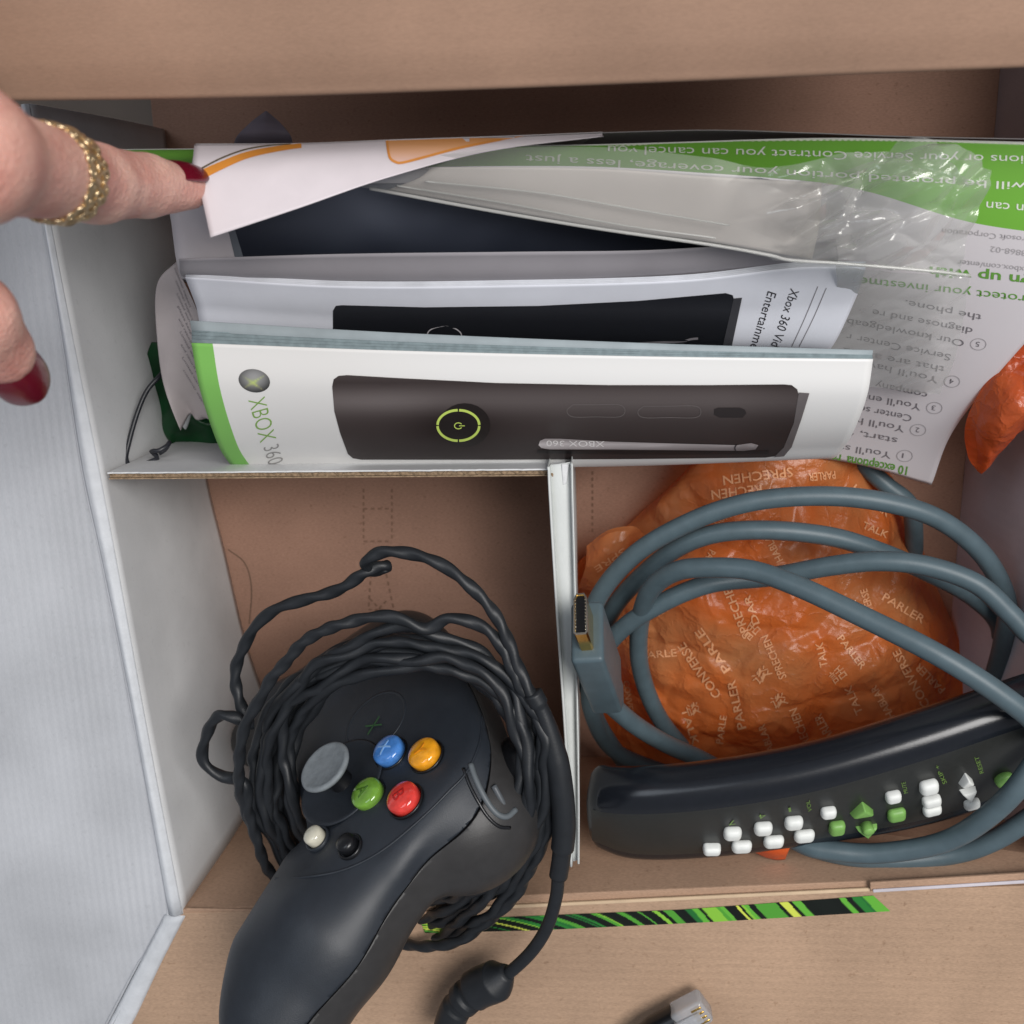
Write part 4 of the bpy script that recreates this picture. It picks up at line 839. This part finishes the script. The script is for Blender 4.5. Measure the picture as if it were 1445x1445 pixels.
# twisted cable: coil, then the two outer strands, then the in-line connector
M_cb=mat('black_cable_rubber',(30,33,37),.47,.45,.08,250,.1,1500)
pts=[]; rg=random.Random(11); nl=16
ts_=[-.3,.45,.0,.8,.25,.62,-.15,.5,.12,.95,.35,.7,-.05,.3,.85,.48]
def coilpt(th,t,k):
    cx=568;cy=1082; c=math.cos(th);s=math.sin(th) # th from the right, clockwise seen in picture (y down)
    rx=170+46*t; ry=(140+66*t) if s<0 else (196+52*t)
    jx=noise.noise(Vector((th*1.2,k*3.7,0)))*24; jy=noise.noise(Vector((th*1.2,k*3.7,9)))*24
    x=cx+rx*c+jx+(6 if c<0 else 0); y=cy+ry*s+jy
    kz=[.128,.112,.106,.119] # right, bottom, left, top
    w=[max(0,c),max(0,s),max(0,-c),max(0,-s)]; w=[q*q for q in w]; z=sum(a*b for a,b in zip(kz,w))
    if s>.25 and c<.25: z-=min(.024,.05*(s-.25))
    return (x,y,z+.006*math.sin(k*2.3)+.0015*math.sin(th*3+k)-.004*t)
for k in range(nl):
    for j in range(10):
        u_=(k+j/10); t0=ts_[k]; t1=ts_[(k+1)%nl]; t=t0+(t1-t0)*(j/10)
        if k==nl-1 and j>4: break
        pts.append(coilpt(math.pi*.5+2*math.pi*j/10,t,u_))
tube('cable',[at(*p) for p in pts],.0018,M_cb,gc,12,.0013,2,.013,.12,.0024)
o1=[(755,990,.131),(738,955,.130),(700,870,.128),(652,815,.126),(600,786,.124),(552,779,.123),(520,788,.122),(517,800,.119),(535,803,.116),(548,797,.117),(520,806,.119),(480,830,.118),(430,845,.116),(385,861,.114),(352,900,.112),(333,950,.110),(344,1000,.110),(352,1022,.112),(330,1012,.113),(308,1014,.112),(291,1040,.110),(289,1075,.108),(312,1096,.108),(345,1106,.110),(352,1150,.108),(372,1215,.103),(395,1250,.095),(430,1290,.085)]
tube('cable',[at(*p) for p in o1],.0019,M_cb,gc,14,.0011,2,.010,.14,.0010)
o2=[(360,1180,.104),(338,1110,.112),(345,1035,.118),(372,978,.121),(412,920,.123),(470,885,.125),(540,868,.126),(600,886,.127),(640,872,.127),(690,893,.128),(726,945,.129),(765,1040,.129),(776,1130,.127),(758,1210,.124),(715,1278,.118),(660,1322,.112),(610,1336,.108),(560,1330,.100)]
tube('cable',[at(*p) for p in o2],.0019,M_cb,gc,14,.0011,2,.010,.14,.0012)
def rr(t): return .0031 if t<.06 else (.0023 if t<.12 else (.0035 if t<.6 else (.0037 if t<.86 else .0029)))
tube('breakaway_connector',[at(*p) for p in((752,978,.131),(768,1010,.131),(783,1060,.131),(792,1110,.131),(796,1165,.130),(792,1210,.129),(788,1236,.128))],
     lambda t: .0030 if t<.07 else .0024+.0014*min(1,max(0,(t-.1)/.25)) if t<.84 else .0031,M_cb,gc,24,.0008)
tube('cable',[at(*p) for p in((788,1230,.128),(785,1265,.127),(772,1308,.125),(748,1345,.123),(712,1378,.120),(690,1392,.118))],.0022,M_cb,gc,16)
tube('end_plug',[at(*p) for p in((716,1372,.1205),(700,1384,.119),(676,1394,.117),(655,1410,.116),(640,1430,.1155),(628,1470,.1155))],
     lambda t: .0030+.0040*min(1,t/.14) if t<.40 else (.0052 if t<.47 else (.0062 if t<.55 else (.0050 if t<.62 else .0056))),M_cb,gc,28,.0006)
# ------------------------------------------------------------------ network plug at the bottom edge
npg=thing('network_plug','black plug with a clear plastic tip on the brown flap at the bottom edge','plug',at(965,1440,.103))
c0=at(975,1428,.1065); dxp=(at(1000,1418,.1065)-at(900,1470,.1065)).normalized(); dyp=Vector((-dxp.y,dxp.x,0)); Zu=Vector((0,0,1))
M_clear=mat('clear_polycarbonate',(214,216,220),.12,.5,.02,200,Transmission_Weight=.55,Alpha=.8)
rbox('clear_tip',c0,(dyp,Zu,dxp),(.0050,.0042,.0065),M_clear,npg,.0016,4)
rbox('latch',c0+Zu*.0046-dxp*.001,(dyp,Zu,dxp),(.0022,.0006,.0048),M_clear,npg,.0003,2)
for k in range(4): rbox('contact',c0+Zu*.0036+dxp*.0035+dyp*(-.003+k*.002),(dyp,Zu,dxp),(.0004,.0008,.002),M_gold,npg,.0001,1)
tube('boot',[c0-dxp*.0055,c0-dxp*.009,c0-dxp*.018,c0-dxp*.026],lambda t:.0052 if t<.5 else .0052-.004*(t-.5),M_gl,npg,28,.0006)
tube('cord',[c0-dxp*.024,c0-dxp*.05+Vector((0,-.01,-.002)),c0-dxp*.08+Vector((0,-.03,-.002))],.0026,M_cb,npg,12)
# ------------------------------------------------------------------ hand
def mm(*p): return np.array(at(*p))*1000
P_=dict(tip=mm(266,266,.1445),dip=mm(205,262,.160),pip=mm(134,259,.182),mcp=mm(-60,215,.238),
        tt=mm(0,496,.205),tip2=mm(-44,446,.216),tm=mm(-260,360,.245))
mcp=P_['mcp']; wrist=mcp+np.array((-95,10,35)); 
def q(a,*d): return a+np.array(d,float)
m2=q(mcp,-46,16,0); m3=q(mcp,-54,33,-4); m4=q(mcp,-62,47,-10)
tmc=q(mcp,-62,-24,16)
def hand(X,Y,Z):
    d=scap(X,Y,Z,P_['tip'],P_['dip'],5.6,8.0); d=smin(d,scap(X,Y,Z,P_['dip'],P_['pip'],7.7,8.7),1.5); d=smin(d,scap(X,Y,Z,P_['pip'],mcp,8.7,10.6),3)
    # palm
    for a,ra in((mcp,12),(m2,12),(m3,11.5),(m4,10.5)): d=smin(d,scap(X,Y,Z,a,wrist,ra,16),8)
    # curled fingers: middle, ring, little
    for a,l,r in((m2,1.0,8.6),(m3,.95,8.2),(m4,.8,7.2)):
        k1=q(a,18*l,6,-18); k2=q(k1,-2,6,-24*l); k3=q(k2,-18*l,2,-6); 
        f=smin(scap(X,Y,Z,a,k1,r+1.6,r+.4),scap(X,Y,Z,k1,k2,r+.3,r-.6),2); f=smin(f,scap(X,Y,Z,k2,k3,r-.6,r-1.4),2); d=smin(d,f,2.5)
    # thumb
    d=smin(d,scap(X,Y,Z,wrist+np.array((20,-12,-4)),tmc,15,12.5),8); t=smin(scap(X,Y,Z,tmc,P_['tip2'],12,9.2),scap(X,Y,Z,P_['tip2'],P_['tt'],9.0,7.4),3); d=smin(d,t,5)
    d=smin(d,scap(X,Y,Z,wrist,q(wrist,-70,0,25),20,25),12)
    # knuckle folds on the underside of the joints
    return d
lo=np.minimum.reduce([mcp,wrist,m4,P_['tt'],P_['tip'],tmc,q(wrist,-70,0,25)])-30; hi=np.maximum.reduce([mcp,wrist,m4,P_['tip'],q(m2,36,10,0)])+28
Vh,Qh=surfnet(hand,lo,hi,1.7); Vh=relax(Vh,Qh,2)
def skinmat():
    m=mat('skin',(226,176,160),.46,.35,.05,85,1.0,900); b=m.node_tree.nodes['Principled BSDF']; b.inputs['Subsurface Weight'].default_value=.25; b.inputs['Subsurface Radius'].default_value=(.006,.0025,.0015); b.inputs['Subsurface Scale'].default_value=.6
    r=m.node_tree.nodes[m['ramp']]; r.color_ramp.elements[0].color=(*lin((200,138,126)),1); r.color_ramp.elements[1].color=(*lin((228,184,168)),1); return m
hand_=thing('person','hand reaching in from the left, index finger on the paper, dark red nails','person',tuple(wrist/1000))
hs=obj('hand',Vh/1000,[tuple(a) for a in Qh],skinmat(),hand_,True); fixn(hs)
sb=hs.modifiers.new('s','SUBSURF'); sb.levels=sb.render_levels=1
M_nail=mat('dark_red_polish',(104,14,34),.25,.5,.05,200,Coat_Weight=.25)
def nail(c,ax,up,l,w,name='fingernail'):
    ax=Vector(ax).normalized(); up=Vector(up); up=(up-ax*up.dot(ax)).normalized(); sd=ax.cross(up); c=Vector(c)
    V=[];Fc=[]; n=14;mq=12
    for j in range(n+1):
        t=j/n*2-1
        for i in range(mq+1):
            s=i/mq*2-1; ww=w*math.sqrt(max(0,1-abs(t)**3.2))**(1) if abs(t)<1 else 0
            ww=max(ww,w*.12); x=s*ww
            V.append(c+ax*(t*l)+sd*x+up*(-(x*x)/(w*w)*w*.55-(t*t)*l*.14))
        if j: Fc+=[((j-1)*(mq+1)+i,(j-1)*(mq+1)+i+1,j*(mq+1)+i+1,j*(mq+1)+i) for i in range(mq)]
    o=obj(name,V,Fc,M_nail,hand_,True); s_=o.modifiers.new('s','SOLIDIFY'); s_.thickness=.0007; s_.offset=0; b=o.modifiers.new('b','SUBSURF'); b.levels=b.render_levels=1; return o
tip=Vector(P_['tip']/1000); ax=(tip-Vector(P_['dip']/1000)).normalized()
vw=(CAM-tip).normalized(); upd=(Vector((0,1,0))*.9+vw*.5)
upp=(upd-ax*upd.dot(ax)).normalized()
nail(tip-ax*.0052+upp*.0066,ax,upd,.0098,.0058)
tt=Vector(P_['tt']/1000); ax2=(tt-Vector(P_['tip2']/1000)).normalized(); vw=(CAM-tt).normalized()
up2=(vw-ax2*vw.dot(ax2)).normalized(); nail(tt+ax2*.0050+up2*.0062,ax2,vw+Vector((.10,0,0)),.0105,.0064)
# gold ring of braided links
M_ring=mat('ring_gold',(214,190,152),.38,.5,.1,300,Metallic=1.0)
rgp=thing('ring','gold braided ring worn on the index finger','ring',at(85,245,.195))
pp=P_['pip']; dm=(mcp-pp)/np.linalg.norm(mcp-pp); rc=pp+dm*20; rr_=8.7+1.9*20/np.linalg.norm(mcp-pp)+.15
X_=np.cross(dm,(0,0,1.)); X_/=np.linalg.norm(X_); Y_=np.cross(dm,X_)
RV=[(rc+dm*o5+(rr_+h5)*(X_*math.cos(a)+Y_*math.sin(a)))/1000 for a in np.linspace(0,2*math.pi,61)[:-1] for o5,h5 in((-3.6,-.3),(-3.6,.35),(3.6,.35),(3.6,-.3))]
bo=obj('band',RV,[((i*4+k),(i*4+(k+1)%4),((i+1)%60)*4+(k+1)%4,((i+1)%60)*4+k) for i in range(60) for k in range(4)],M_ring,rgp,True); fixn(bo)
for off,ph in((-2.9,0),(2.9,.5),(-1,.25),(1,.75)):
    for s_ in(1,-1):
        tube('strand',[(rc+dm*(off+1.3*math.sin(a*11*s_+ph*6))+(rr_+.25+.35*math.cos(a*11*s_+ph*6))*(X_*math.cos(a)+Y_*math.sin(a)))/1000 for a in np.linspace(0,2*math.pi,200)],.00048,M_ring,rgp,8,.0006)
print('tris',sum(len(o.data.polygons) for o in bpy.data.objects if o.type=='MESH'))
